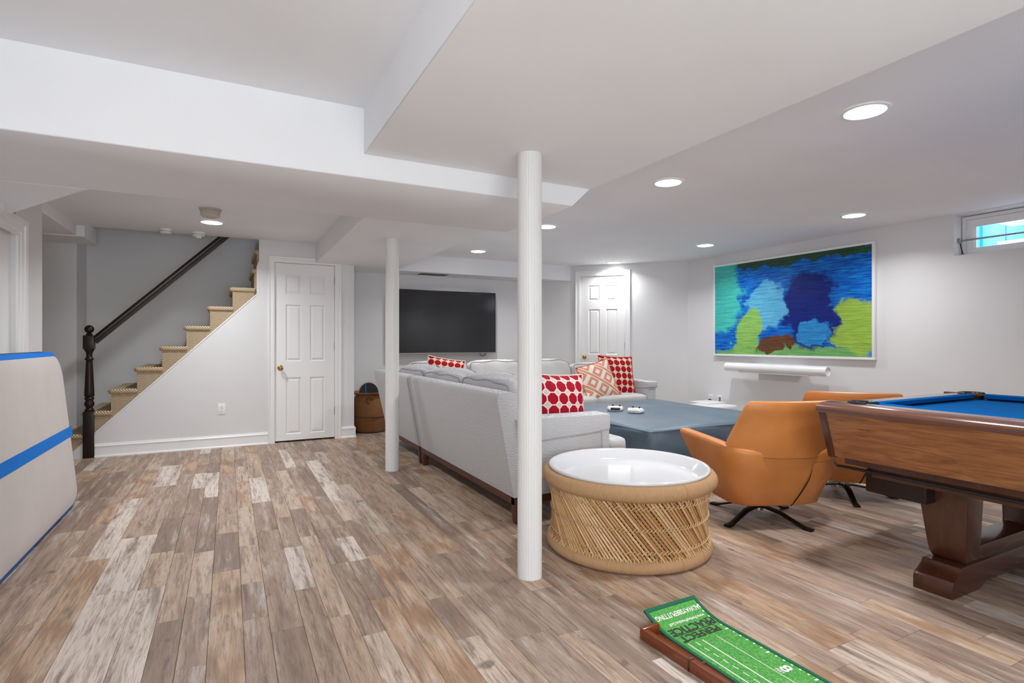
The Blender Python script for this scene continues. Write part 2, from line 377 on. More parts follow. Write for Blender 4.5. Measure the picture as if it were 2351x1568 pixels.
# putting mat
g = G('printed_turf', .9, spec=.1); co = g.coord(); nz = g.noise(co, 190, 4, .65); n2 = g.noise(co, 18, 3)
c = g.ramp(nz, [(.25, (44, 112, 52)), (.48, (84, 160, 78)), (.62, (122, 186, 102)), (.85, (164, 214, 132))])
g.col(g.mix(g.rng(n2, .35, .7, 0, .35), c, (60, 140, 66))); g.bump(nz, .3, .002); M['turf'] = g.m
M['binding'] = paint('green_binding', (0, 96, 66), .7, .05, .1)
M['print_white'] = paint('white_print', (226, 230, 218), .7, .03, .0)
M['print_black'] = paint('black_print', (40, 50, 44), .7, .03, .0)
g = G('red_stained_wood', .28, spec=.5, coat=.3); co = g.coord()
g.col(g.mix(g.noise(g.map(co, (40, 2, 40)), 2, 4, .6, .8), (86, 34, 12), (136, 64, 28))); M['redwood'] = g.m
# glass, siding
g = G('window_glass', .02, (255, 255, 255)); g.b.inputs['Transmission Weight'].default_value = 1; g.b.inputs['IOR'].default_value = 1.05; M['glass'] = g.m
M['siding'] = paint('sky_blue_siding', (120, 200, 240), .6, .05, .03)
M['siding_dark'] = paint('deep_blue_siding', (70, 160, 210), .6, .05, .03)
M['aluminium'] = metal('vent_metal', (150, 150, 148), .5)
M['beige'] = paint('aged_plastic', (196, 188, 180), .5, .03, .0)

# ------------------------------------------------------------------ room shell
ZC = 2.25
def struct(o, label, cat): return tag(o, label, cat, kind='structure')
# walls
w = MB()
w.box(-1.42, -1.30, -1.4, 3.98, 0, ZC+.05).box(-1.42, -1.30, 4.90, 5.50, 0, ZC+.05).box(-1.42, -1.30, 3.98, 4.90, 2.02, ZC+.05)
struct(w.build('wall_left', M['wall']), 'light grey wall at the left edge behind the gym mat', 'wall')
w = MB().box(-2.6, -1.40, 7.10, 7.22, 0, 3.4)
struct(w.build('wall_landing', M['wall']), 'narrow grey wall beside the bottom of the stairs', 'wall')
struct(MB().box(-2.6, -2.5, 5.4, 7.1, 0, 2.3).box(-2.6, -1.42, 5.38, 5.5, 0, 2.3).build('wall_passage', M['wall']), 'grey wall closing the side passage left of the stairs', 'wall')
struct(MB().box(-1.52, 1.32, 7.55, 7.67, 0, 3.5).box(-1.52, -1.40, 7.225, 7.55, 0, 3.5).box(-1.52, -1.40, 6.72, 7.095, 2.31, 3.45).box(1.22, 1.32, 7.335, 7.55, 0, 3.5).box(-1.52, 1.32, 6.625, 6.715, 2.355, 3.4).build('wall_stairwell', M['wall']), 'shaded grey wall behind the staircase handrail', 'wall')
# stair-side wall with sloping top and doorway 1
D1X0, D1X1, D1Z = .452, 1.097, 2.012
w = MB()
w.exty([(-1.405,0),(D1X0,0),(D1X0,D1Z),(.295,D1Z),(.270,1.955),(.270,1.652)], 6.60, 6.70)
w.exty([(.295,D1Z),(D1X1,D1Z),(D1X1,2.3),(.295,2.3)], 6.60, 6.70)
w.exty([(D1X1,0),(1.315,0),(1.315,2.3),(D1X1,2.3)], 6.60, 6.70)
w.box(1.215, 1.315, 6.70, 7.205, 0, 2.3).box(1.215, 1.315, 6.72, 7.205, 2.3, 3.45)
struct(w.build('wall_stairs', M['wall']), 'pale grey wall with sloping edge under the stairs', 'wall')
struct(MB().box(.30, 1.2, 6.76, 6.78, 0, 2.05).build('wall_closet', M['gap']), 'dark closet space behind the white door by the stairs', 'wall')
struct(MB().box(1.215, 4.25, 7.21, 7.33, 0, 2.35).build('wall_back', M['wall']), 'grey wall behind the mounted television', 'wall')
# diagonal wall with doorway 2; local frame: u along the wall to the right, v out of the wall
DG0 = Vector((4.11, 7.21, 0)); DU = Vector((1, -1, 0)).normalized(); DN = Vector((-1, -1, 0)).normalized()
DR = -PI/4
def diag(u, v=0, z=0): return DG0+DU*u+DN*v+Vector((0,0,z))
DL = (Vector((5.68,5.64,0))-DG0).length
d2a, d2b, D2Z = .712, 1.36, 2.09
w = MB()
for a, b, z0, z1 in ((0, d2a, 0, 2.3), (d2b, DL+.05, 0, 2.3), (d2a, d2b, D2Z, 2.3)):
    w.prism([(a,0),(b,0),(b,-.12),(a,-.12)], lambda p, z0=z0: diag(p[0],p[1],z0), lambda p, z1=z1: diag(p[0],p[1],z1))
struct(w.build('wall_corner', M['wall']), 'angled corner wall holding the far white door', 'wall')
# painting wall with window opening
WY0, WY1, WZ0, WZ1 = 1.45, 2.488, 1.885, 2.24
w = MB()
w.box(5.68, 5.95, -1.4, WY0, 0, 2.3).box(5.68, 5.95, WY1, 5.66, 0, 2.3).box(5.68, 5.95, WY0, WY1, 0, WZ0).box(5.68, 5.95, WY0, WY1, WZ1, 2.3)
struct(w.build('wall_right', M['wall']), 'light grey wall carrying the blue and green picture', 'wall')
w = MB().box(-1.42, -1.05, -1.4, -1.3, 0, 2.3).box(1.25, 5.9, -1.4, -1.3, 0, 2.3).box(-1.05, 1.25, -1.4, -1.3, 0, .5).box(-1.05, 1.25, -1.4, -1.3, 1.7, 2.3)
struct(w.build('wall_front', M['wall']), 'grey wall behind the camera with an added window opening', 'wall')
# ceiling
c = MB().box(-2.6, 5.95, -1.4, 6.62, ZC, ZC+.1).box(.28, 5.95, 6.62, 7.4, ZC, ZC+.1)
struct(c.build('ceiling', M['ceil']), 'smooth white basement ceiling with recessed lights', 'ceiling')
struct(MB().box(-2.6, 1.4, 6.5, 7.7, 3.4, 3.5).build('ceiling_stairwell', M['ceil']), 'white ceiling high above the staircase', 'ceiling')
def soffit(name, mb, label): return struct(mb.build(name, M['ceil'], bevel=.004, seg=1), label, 'ceiling soffit')
soffit('ceiling_soffit', MB().box(.576, 1.905, -1.3, 2.66, 2.03, 2.26), 'broad dropped white soffit above the nearer column')
soffit('ceiling_soffit', MB().slab([(.88,3.45),(1.88,3.45),(1.88,7.21),(1.32,7.21),(1.32,6.60),(.88,6.60)], 2.03, 2.26), 'dropped white soffit above the farther column')
b = MB().exty([(-1.30,1.915),(1.772,1.915),(1.915,2.045),(1.915,2.26),(-1.30,2.26)], 2.66, 3.51)
b.slab([(-1.30,3.51),(-.645,3.51),(-1.19,4.40),(-1.30,4.56)], 1.915, 2.26)
soffit('ceiling_beam', b, 'long low boxed beam crossing the room under the ceiling')
soffit('ceiling_soffit', MB().slab([(1.88,6.81),(4.51,6.81),(4.13,7.21),(1.88,7.21)], 2.03, 2.26), 'narrow soffit with a vent above the television')
soffit('ceiling_soffit', MB().box(-2.5, -1.30, 5.50, 6.58, 2.15, 2.26).box(-2.5, -1.235, 6.58, 7.1, 2.14, 2.30), 'small boxed soffit left of the stairwell')
soffit('ceiling_soffit', MB().box(-1.30, -1.13, 2.9, 4.08, 1.865, 1.92), 'thin white ledge under the beam at the far left')
# floor: base slab and planks
fl = MB().box(-2.6, 5.95, -1.4, 7.6, -.06, -.006).build('floor', M['subfloor'])
struct(fl, 'weathered multi-tone wood plank floor', 'floor')
cF = Vector((math.sin(TH), math.cos(TH))); cR = Vector((math.cos(TH), -math.sin(TH)))
planks = []; px = -2.5
rp = random.Random(21)
tones = [0, .08, .16, .2, .3, .42, .5, .62, .62, .7, .76, .85, 1.0, .35, .5, .25]
while px < 5.68:
    wd = rp.choice([.08, .09, .095, .095, .11, .12, .18])
    py = -1.3-rp.random()
    while py < 7.3:
        ln = rp.choice([.38, .5, .62, .8, .95, 1.2])*rp.uniform(.9, 1.1)
        if wd > .15: ln = max(ln, .8)
        planks.append((px, min(px+wd, 5.68), max(py, -1.3), min(py+ln, 7.3), rp.choice(tones), rp.random())); py += ln
    px += wd
planks = [p for p in planks if p[3]-p[2] > .02]
def prio(p):
    q = Vector(((p[0]+p[1])/2, (p[2]+p[3])/2)); d = q.dot(cF)
    if d < 1.3: return 0
    s = q.dot(cR)/d
    if abs(s) > 1.0: return 0
    if q.x < -1.0 or (q.y > 6.6 and q.x < 1.3) or q.x+q.y > 11.3: return 0
    if 1.62 < q.x < 2.3 and q.y > 3 or 2.9 < q.x < 4.4 and 3.3 < q.y < 4.9: return 0
    return (p[1]-p[0])*(p[3]-p[2])/d**3
planks.sort(key=prio, reverse=True)
def plank_mb(mb, p, tone, seed):
    e = .0005; x0, x1, y0, y1 = p[0]+e, p[1]-e, p[2]+e, p[3]-e; b = .0014
    mb.add([(x0,y0,-.006),(x1,y0,-.006),(x1,y1,-.006),(x0,y1,-.006),(x0,y0,-b*.8),(x1,y0,-b*.8),(x1,y1,-b*.8),(x0,y1,-b*.8),
            (x0+b,y0+b,0),(x1-b,y0+b,0),(x1-b,y1-b,0),(x0+b,y1-b,0)],
           [(0,1,5,4),(1,2,6,5),(2,3,7,6),(3,0,4,7),(4,5,9,8),(5,6,10,9),(6,7,11,10),(7,4,8,11),(8,9,10,11)])
    tone += [p[4]]*12; seed += [p[5]]*12
def plank_obj(name, ps):
    mb = MB(); t = []; sd = []
    for p in ps: plank_mb(mb, p, t, sd)
    me = bpy.data.meshes.new(name); me.from_pydata(mb.v, [], mb.f)
    for nm, arr in (('tone', t), ('seed', sd)):
        a = me.attributes.new(nm, 'FLOAT', 'POINT'); a.data.foreach_set('value', arr)
    return link_mesh(name, me, M['floor'], fl)
for p in planks[:300]: plank_obj('plank', [p])
rest = plank_obj('plank_field', planks[300:]); rest['kind'] = 'stuff'

# baseboards: plain board, moulded cap, shoe
BP = [(0,0),(.026,0),(.026,.010),(.020,.018),(.014,.020),(.014,.098),(.019,.104),(.019,.110),(.012,.118),(.008,.130),(0,.132)]
def baseboard(name, a, b, label):
    a = Vector((*a,0)); b = Vector((*b,0)); d = (b-a).normalized(); nrm = Vector((d.y,-d.x,0))
    mb = MB().prism(BP, lambda p: a+nrm*p[0]+Vector((0,0,p[1])), lambda p: b+nrm*p[0]+Vector((0,0,p[1])))
    return struct(mb.build(name, M['trim']), label, 'baseboard')
baseboard('baseboard_stairs', (-1.16,6.60), (.385,6.60), 'white moulded baseboard below the sloping stair wall')
baseboard('baseboard_stairs', (1.163,6.60), (1.315,6.60), 'short white baseboard between the door casing and the wicker basket')
baseboard('baseboard_return', (1.315,6.58), (1.315,7.21), 'white baseboard on the short wall return beside the wicker basket')
baseboard('baseboard_back', (1.315,7.21), (4.10,7.21), 'white baseboard below the television wall')
baseboard('baseboard_right', (5.68,5.64), (5.68,-1.3), 'white baseboard along the picture wall')
baseboard('baseboard_left', (-1.30,4.98), (-1.30,5.50), 'white baseboard at the far left wall')
# sloped cap on the stair wall
struct(MB().exty([(-1.156,.247),(.270,1.652),(.270,1.637),(-1.156,.232)], 6.594, 6.60).build('trim_1', M['trim']), 'thin white trim strip along the sloping stair wall', 'trim')

# ------------------------------------------------------------------ doors
def six_panel_door(name, label, frame, width, height, casing, knob_z, cas_top):
    """frame(u, v, z): u along the wall to the right, v out of the wall"""
    root = empty(name, frame(width/2, 0, 0)); struct(root, label, 'door')
    inv = root.matrix_basis.inverted()
    def build(mb, nm, mat, parent=root, **k):
        mb.v = [tuple(inv @ Vector(frame(*p))) for p in mb.v]; return mb.build(nm, mat, parent, **k)
    e = .004; dz0 = .018; H = height-e-dz0
    fx = [0, .175, .432, .575, .832, 1.0]; fz = [0, .035, .355, .447, .767, .828, .936, 1.0]
    X = [e+f*(width-2*e) for f in fx]; Zs = [dz0+f*H for f in fz]
    mb = MB()
    mb.box(X[0], X[5], -.052, -.024, Zs[0], Zs[7])
    for a, b in ((0,1),(2,3),(4,5)): mb.box(X[a], X[b], -.024, -.012, Zs[0], Zs[7])
    for a, b in ((1,2),(3,4)):
        for c_, d_ in ((0,1),(2,3),(4,5),(6,7)): mb.box(X[a], X[b], -.024, -.012, Zs[c_], Zs[d_])
    leaf = build(mb, 'door_leaf', M['trim'])
    for a, b in ((1,2),(3,4)):
        for c_, d_ in ((1,2),(3,4),(5,6)):
            x0, x1, z0, z1 = X[a], X[b], Zs[c_], Zs[d_]; q = .012; r = .034
            pm = MB().add([(x0,-.012,z0),(x1,-.012,z0),(x1,-.012,z1),(x0,-.012,z1),
                 (x0+q,-.0235,z0+q),(x1-q,-.0235,z0+q),(x1-q,-.0235,z1-q),(x0+q,-.0235,z1-q),
                 (x0+r,-.014,z0+r),(x1-r,-.014,z0+r),(x1-r,-.014,z1-r),(x0+r,-.014,z1-r)],
                 [(0,1,5,4),(1,2,6,5),(2,3,7,6),(3,0,4,7),(4,5,9,8),(5,6,10,9),(6,7,11,10),(7,4,8,11),(8,9,10,11)])
            build(pm, 'door_panel', M['trim'], leaf)
    kx = .058
    prof = [(.030,0),(.031,.004),(.022,.007),(.011,.010),(.010,.026),(.020,.032),(.027,.042),(.0275,.050),(.022,.060),(.010,.066),(0.001,.067)]
    kb = MB().lathe(prof, 20); kb.v = [(kx+p[0], -.012+p[2], knob_z+p[1]) for p in kb.v]
    build(kb, 'knob', M['brass'], smooth=True)
    for hz in (.28, 1.03, 1.79):
        hb = MB().lathe([(.006,0),(.006,.09)], 10); hb.v = [(width-.001+p[0], -.006+p[1], hz+p[2]) for p in hb.v]
        build(hb, 'hinge', M['steel'])
    # jambs and moulded casing
    build(MB().box(-.001, .0015, -.10, -.001, 0, height).box(width-.0015, width+.001, -.10, -.001, 0, height).box(0, width, -.10, -.001, height-.0015, height+.001), 'jamb', M['trim'])
    cw = casing
    prof = [(0,0),(0,.012),(.012,.016),(cw-.022,.016),(cw-.016,.022),(cw-.004,.024),(cw,.020),(cw,0)]
    L = MB().prism(prof, lambda p: (-p[0], p[1], 0), lambda p: (-p[0], p[1], height+p[0]))
    R = MB().prism(prof, lambda p: (width+p[0], p[1], 0), lambda p: (width+p[0], p[1], height+p[0]))
    T = MB().prism(prof, lambda p: (-p[0], p[1], height+p[0]), lambda p: (width+p[0], p[1], height+p[0]))
    for q in (L, R, T): build(q, 'casing', M['trim'])
    return root
six_panel_door('door_1', 'white six-panel door with brass knob beside the stairs', lambda u, v, z: (D1X0+u, 6.60-v, z), D1X1-D1X0, D1Z, .066, .835, 0)
six_panel_door('door_2', 'white six-panel door with brass knob behind the pillows', lambda u, v, z: diag(d2a+u, v, z), d2b-d2a, D2Z, .075, .905, 0)
# door at far left, mostly out of frame
dr = empty('door_3', (-1.30, 4.44, 0)); struct(dr, 'white cased closet door at the left edge', 'door')
MB().box(-.06, -.03, -.458, .458, .01, 2.018).build('door_leaf', M['trim'], dr)
MB().box(-.16, -.135, -.55, .55, 0, 2.2).build('closet_back', M['wall'], dr)
cw = .115; prof = [(0,0),(0,.014),(.03,.018),(.034,.024),(.072,.026),(.080,.036),(cw,.040),(cw,0)]
for sgn in (-1, 1):
    MB().prism(prof, lambda p: (p[1], sgn*(.46+p[0]), 0), lambda p: (p[1], sgn*(.46+p[0]), 1.86+p[0])).build('casing', M['trim'], dr)
MB().prism(prof, lambda p: (p[1], -.46-p[0], 1.86+p[0]), lambda p: (p[1], .46+p[0], 1.86+p[0])).build('casing', M['trim'], dr)

# ------------------------------------------------------------------ window in the right wall
wn = empty('window_1', (5.81, (WY0+WY1)/2, WZ0)); struct(wn, 'small high basement window with a security bar', 'window')
hy = (WY1-WY0)/2; hz = WZ1-WZ0
def frame_rect(x0, x1, y0, y1, z0, z1, t):
    return MB().box(x0,x1,y0,y1,z0,z0+t).box(x0,x1,y0,y1,z1-t,z1).box(x0,x1,y0,y0+t,z0+t,z1-t).box(x0,x1,y1-t,y1,z0+t,z1-t)
frame_rect(0, .09, -hy+.004, hy-.004, .003, hz-.006, .030).build('window_frame', M['trim'], wn)
sash = frame_rect(.008, .05, -hy+.036, hy-.036, .008, hz-.038, .052).build('sash', M['trim'], wn)
frame_rect(.02, .045, -hy+.088, hy-.088, .060, hz-.090, .010).build('glazing_bead', M['white'], sash)
MB().box(.03, .035, -hy+.09, hy-.09, .062, hz-.092).build('pane', M['glass'], sash)
MB().tube([(-.06,-hy+.02,.135),(-.06,hy-.01,.135)], .0075, 8).build('security_bar', M['steel'], wn, smooth=True)
MB().box(-.072, -.048, hy-.022, hy-.002, .115, .16).build('bar_bracket', M['steel'], wn, bevel=.002)
MB().tube([(-.055,hy-.012,.115),(-.02,hy-.018,.02)], .0045, 6).build('spring_arm', M['darkmetal'], wn, smooth=True)
MB().box(-.002, .008, hy-.075, hy-.022, .17, .225).build('hinge_plate', M['white'], wn, bevel=.002)
wo = MB()
for k in range(8): wo.box(6.72, 6.76+.004*(k % 2), 1.2+.22*k, 1.41+.22*k, .6, 3.2)
o = wo.build('siding_wall', M['siding']); tag(o, 'light blue boarded siding outside the small window', 'siding', kind='structure')
o = MB().box(6.66, 6.72, 2.70, 2.80, .6, 3.2).build('siding_trim', M['siding_dark']); tag(o, 'darker blue corner board outside the small window', 'siding', kind='structure')
o = MB().box(6.3, 6.6, 1.0, 2.42, 1.0, 2.05).box(6.35, 6.6, 1.0, 2.42, 2.22, 2.5).build('garden_wall', M['white']); tag(o, 'white ledge outside the small window', 'ledge', kind='structure')
# unseen window added behind the camera to go with the fill light
wb = empty('fill_window', (.1, -1.35, .5)); struct(wb, 'unseen white-framed window added behind the camera for fill light', 'window')
mbw = MB()
for a, b_, c_, d_ in ((-1.15,1.15,0,.05),(-1.15,1.15,1.15,1.2),(-1.15,-1.1,.05,1.15),(1.1,1.15,.05,1.15),(-.025,.025,.05,1.15)): mbw.box(a,b_,-.04,.04,c_,d_)
mbw.build('window_frame', M['trim'], wb)

# ------------------------------------------------------------------ recessed lights and ceiling devices
def downlight(x, y, z, label, power=LAMP_W):
    r = empty('recessed_light', (x, y, z)); tag(r, label, 'ceiling light', 'round recessed ceiling lights')
    MB().lathe([(.088,-.001),(.090,-.007),(.106,-.006),(.110,-.001)], 40, caps=False).build('trim_ring', M['white'], r, smooth=True)
    MB().lathe([(.001,-.004),(.088,-.004),(.089,-.002),(.001,-.001)], 40, caps=False).build('lens', M['lens'], r)
    area_light('lamp_light', (0, 0, -.012), (0, 0, 0), .17, .17, power, (.98, .985, 1), r, 'DISK')
LX0, LX1 = 2.745, 4.92
downlight(LX0, 1.57, ZC, 'largest, nearest recessed light at upper right of the ceiling')
downlight(LX0, 2.91, ZC, 'recessed light just right of the beam end, second nearest')
downlight(LX0, 4.57, ZC, 'recessed light partly hidden by the nearer column')
downlight(LX0, 6.21, ZC, 'recessed light in front of the soffit above the television')
downlight(LX1, 2.91, ZC, 'recessed light between the picture and the small window', LAMP_W*.78)
downlight(LX1, 4.61, ZC, 'recessed light above the left end of the picture', LAMP_W*.78)
downlight(4.84, 6.21, ZC, 'recessed light directly above the far corner door', LAMP_W*.6)
downlight(-.143, 5.85, ZC, 'recessed light in front of the stairwell beside the detectors')
for x_, y_, lb in ((LX0, -.4, 'recessed light behind the camera on the right'),
                   (LX1, -.7, 'recessed light in the far right rear corner behind the camera'), (-.143, 4.15, 'added unseen fill lamp behind the long beam, before the stairs'), (-.35, -.5, 'added fill lamp behind the camera in the left ceiling recess')):
    downlight(x_, y_, ZC, lb)  # the last two are unseen lamps added to brighten the left side
r = empty('smoke_detector', (-.139, 5.28, ZC)); tag(r, 'beige round smoke alarm on its ceiling plate, nearest of three', 'smoke detector', 'alarms on the ceiling by the stairs')
MB().lathe([(.085,0),(.085,-.012),(.072,-.016)], 32).build('mount_plate', M['beige'], r, smooth=True)
MB().lathe([(.072,-.014),(.076,-.022),(.073,-.060),(.060,-.068),(.001,-.069)], 32).build('alarm_body', M['beige'], r, smooth=True)
for x_, y_, rr_, lb in ((-.559, 6.42, .056, 'low white smoke detector at left, above the stair handrail'), (-.275, 6.47, .062, 'white heat detector with a louvred nose above the handrail end')):
    r = empty('smoke_detector', (x_, y_, ZC)); tag(r, lb, 'smoke detector', 'alarms on the ceiling by the stairs')
    MB().lathe([(rr_,0),(rr_,-.022),(rr_*.92,-.036),(rr_*.8,-.042),(.001,-.043)], 28).build('alarm_body', M['white'], r, smooth=True)
    MB().lathe([(rr_*.86,-.0235),(rr_*1.012,-.024),(rr_*1.012,-.028),(rr_*.86,-.0285)], 28, caps=False).build('louvre_ring', M['steel'], r)
    if 'heat' in lb: MB().box(-.022,.022,-.022,.022,-.060,-.042).build('sensor_nose', M['white'], r, bevel=.004)
r = empty('air_vent', (2.43, 6.99, 2.03)); tag(r, 'grey metal air register under the soffit above the television', 'vent')
MB().box(-.19,.19,-.09,-.075,-.006,0).box(-.19,.19,.075,.09,-.006,0).box(-.19,-.175,-.075,.075,-.006,0).box(.175,.19,-.075,.075,-.006,0).build('vent_frame', M['aluminium'], r)
for k in range(7): MB().add([(-.175,-.072+.021*k,-.001),(.175,-.072+.021*k,-.001),(.175,-.058+.021*k,-.008),(-.175,-.058+.021*k,-.008)],[(0,1,2,3)]).build('slat', M['aluminium'], r)

# ------------------------------------------------------------------ columns
def column(x, y, label):
    n = 26; ring = []
    for k in range(n):
        a0 = 2*PI*k/n
        for da, rr in ((0, .0574), (.07, .0588), (.5, .0592), (.93, .0588)): ring.append((rr, a0+da*2*PI/n))
    rows = []
    for z_ in (0, .004, .05, 2.026, 2.03):
        k = .985 if z_ in (0, 2.03) else 1
        rows.append([(r_*k*math.cos(a), r_*k*math.sin(a), z_) for r_, a in ring])
    o = MB().loft(rows).build('support_column', M['column']); o.location = (x, y, 0)
    tag(o, label, 'column', 'fluted white support columns')
column(1.287, 2.30, 'tall fluted white column standing beside the bamboo table')
column(1.272, 4.74, 'fluted white column farther back, beside the wicker basket and sofa')

# ------------------------------------------------------------------ staircase
st = empty('staircase', (-1.5, 6.6, 0)); tag(st, 'staircase carpeted in tan and charcoal herringbone rising to the right', 'stairs')
for i in range(1, 11):
    xi = -1.49+.2135*(i-1); zi = .235+.2115*(i-1)
    y0 = 6.612
    if i == 10: xi = .245
    if i >= 9: y0 = 6.63
    z0 = max(0, zi-.45)
    xr = xi+.2135+.0295 if i < 9 else .44
    ov = MB().box(xi+.03, min(xr, 1.2), y0, 7.54, z0, zi-.031); ov.v = [(a+1.5, b-6.6, c_) for a, b, c_ in ov.v]
    stp = ov.build('step', M['sisal'], st)
    # bullnose wrapping front and open side
    r_ = .024; zc = zi-r_; xe = xi+.2135+.035
    path = [(xi+r_, 7.53, zc), (xi+r_, y0+.03, zc), (xi+r_+.006, y0+.012, zc), (xi+r_+.02, y0+.002, zc), (xe if i < 9 else .42, y0+.002, zc)]
    mbn = MB().tube([(a+1.5, b-6.6, c_) for a, b, c_ in path], r_, 12)
    mbn.build('nosing', M['nosing'], stp, smooth=True)
    tr = MB().box(xi+r_, xr-.001 if i < 9 else .44, y0+.004, 7.54, zi-.03, zi-.001); tr.v = [(a+1.5, b-6.6, c_) for a, b, c_ in tr.v]
    tr.build('tread', M['nosing'], stp)
rl = empty('stair_railing', (-1.208, 6.625, 0)); tag(rl, 'glossy dark brown newel post with ball finial and sloping handrail', 'railing')
np_ = MB().box(-.044, .044, -.044, .044, 0, .452)
post = np_.build('newel_post', M['espresso'], rl, bevel=.004)
prof = [(.034,.452),(.040,.462),(.034,.474),(.026,.482),(.030,.492),(.040,.510),(.041,.530),(.032,.552),(.030,.560),(.040,.568),(.040,.580),(.032,.588),(.041,.600),(.040,.64),(.034,.78),(.027,.92),(.026,.945),(.036,.955),(.036,.966),(.026,.974),(.024,1.0),(.030,1.03),(.040,1.042),(.040,1.055)]
MB().lathe(prof, 28).build('turned_shaft', M['espresso'], post, smooth=True, angle=60)
MB().box(-.044, .044, -.044, .044, 1.055, 1.19).build('newel_block', M['espresso'], post, bevel=.006)
pf = [(.024,1.19),(.030,1.197),(.022,1.206),(.018,1.212)]+[(.040*math.cos(a), 1.25+.040*math.sin(a)) for a in [(-1.2+k*.2) for k in range(14)]]
MB().lathe(pf+[(.001, 1.29)], 28).build('ball_finial', M['espresso'], post, smooth=True, angle=60)
# handrail profile in (side y, up) swept along the slope
sl = math.atan2(1.0, 1.0)*.995; rp_ = [(-.020,-.038),(.020,-.038),(.020,-.012),(.028,-.004),(.030,.012),(.022,.030),(0,.038),(-.022,.030),(-.030,.012),(-.028,-.004),(-.020,-.012)]
a = Vector((.03, .035, 1.135)); e_ = a+Vector((1.62, 0, 1.62*math.tan(sl))); upv = Vector((-math.sin(sl), 0, math.cos(sl)))
MB().prism(rp_, lambda p: a+Vector((0,p[0],0))+upv*p[1], lambda p: e_+Vector((0,p[0],0))+upv*p[1]).build('handrail', M['espresso'], rl)

# ------------------------------------------------------------------ wall plates
def outlet(name, loc, rz, label, kind='duplex'):
    r = empty(name, loc, rz); tag(r, label, 'outlet')
    MB().box(-.036,.036,-.006,0,-.058,.058).build('cover_plate', M['white'], r, bevel=.002)
    if kind == 'duplex':
        for dz in (-.02, .02):
            s_ = MB().lathe([(.0165,0),(.0165,.003)], 16); s_.v = [(p[0], -.006-p[2], p[1]*.9+dz) for p in s_.v]
            so = s_.build('socket', M['white'], r)
            MB().box(-.008,-.0055,-.0098,-.0085,dz-.001,dz+.009).box(.0055,.008,-.0098,-.0085,dz-.001,dz+.009).box(-.002,.002,-.0098,-.0085,dz-.010,dz-.006).build('slot', M['gap'], so)
    else:
        MB().box(-.016,.016,-.0075,-.005,-.03,.032).build('opening', M['aluminium'], r)
    return r
outlet('wall_outlet', (-.068, 6.60, .412), 0, 'white duplex outlet on the stair wall')
o = outlet('wall_outlet', (5.68, 5.225, .375), -PI/2, 'white duplex outlet with a black plug below the picture')
MB().box(-.014,.014,-.04,-.009,-.034,-.006).build('plug', M['black'], o, bevel=.003)
outlet('cable_plate', (5.68, 5.075, .375), -PI/2, 'white cable pass-through plate right of the plugged outlet', 'cable')

# ------------------------------------------------------------------ television
tv = empty('television', (2.66, 7.21, .965)); tag(tv, 'large wall-mounted black television behind the sofa', 'television')
tw = .755
MB().box(-tw, tw, -.105, -.055, 0, .862).build('bezel', M['black'], tv, bevel=.004)
MB().box(-tw+.008, tw-.008, -.1065, -.104, .016, .855).build('screen', M['tvglass'], tv)
MB().box(-tw, tw, -.107, -.104, 0, .012).build('lower_trim', M['steel'], tv)
MB().box(-.3, .3, -.055, 0, .2, .65).build('wall_mount', M['black'], tv)
MB().tube([(.52,-.07,0),(.53,-.07,-.03),(.56,-.07,-.042),(.60,-.07,-.03),(.61,-.07,0)], .004, 6).build('cable', M['black'], tv, smooth=True)

# ------------------------------------------------------------------ picture (a generic abstract of the same colours) and soundbar
g = G('abstract_canvas', .45, spec=.3)
uv = g.coord('UV'); wn_ = g.n('TexNoise'); g.t.links.new(g.map(uv, (1.7, 1, 1)), wn_.inputs['Vector']); wn_.inputs['Scale'].default_value = 5; wn_.inputs['Detail'].default_value = 7; wn_.inputs['Roughness'].default_value = .62
wx, wy, wz = g.sep(wn_.outputs['Color'])
u0, v0, _ = g.sep(uv)
u = g.ma('ADD', u0, g.ma('MULTIPLY', g.ma('SUBTRACT', wx, .5), .26)); v = g.ma('ADD', v0, g.ma('MULTIPLY', g.ma('SUBTRACT', wy, .5), .34))
strk = g.noise(g.map(uv, (3, 26, 1), (0, 0, .12)), 3, 5, .65, .8)
c = g.ramp(strk, [(.25, (0, 36, 122)), (.42, (0, 74, 176)), (.55, (0, 116, 208)), (.7, (30, 158, 226)), (.85, (110, 200, 232))])
def blob(c, cu, cv, ru, rv, rot, col1, col2, soft=.16):
    du = g.ma('MULTIPLY', g.ma('SUBTRACT', u, cu), 1.72); dv = g.ma('SUBTRACT', v, cv); cs, sn = math.cos(rot), math.sin(rot)
    a_ = g.ma('DIVIDE', g.ma('ADD', g.ma('MULTIPLY', du, cs), g.ma('MULTIPLY', dv, sn)), ru*1.72); b_ = g.ma('DIVIDE', g.ma('SUBTRACT', g.ma('MULTIPLY', dv, cs), g.ma('MULTIPLY', du, sn)), rv)
    d_ = g.ma('ADD', g.ma('MULTIPLY', a_, a_), g.ma('MULTIPLY', b_, b_))
    return g.mix(g.rng(d_, 1-soft, 1+soft, 1, 0), c, g.mix(g.rng(strk, .3, .7), col1, col2))
c = blob(c, .50, .99, .55, .07, 0, (22, 54, 40), (52, 92, 60))
c = blob(c, .02, .72, .19, .46, .25, (38, 160, 160), (88, 214, 196))
c = blob(c, .38, .52, .13, .26, .3, (40, 140, 200), (120, 200, 226))
c = blob(c, .50, .02, .50, .10, .0, (78, 152, 92), (140, 190, 110))
c = blob(c, .26, .24, .09, .26, -.3, (96, 164, 84), (164, 208, 104))
c = blob(c, .92, .28, .16, .22, -.6, (110, 160, 60), (176, 204, 84))
c = blob(c, .46, .13, .14, .07, .1, (66, 44, 36), (122, 78, 46))
c = blob(c, .66, .44, .15, .36, .15, (4, 18, 92), (10, 44, 146))
c = blob(c, .68, .24, .10, .12, .1, (20, 92, 178), (56, 166, 224))
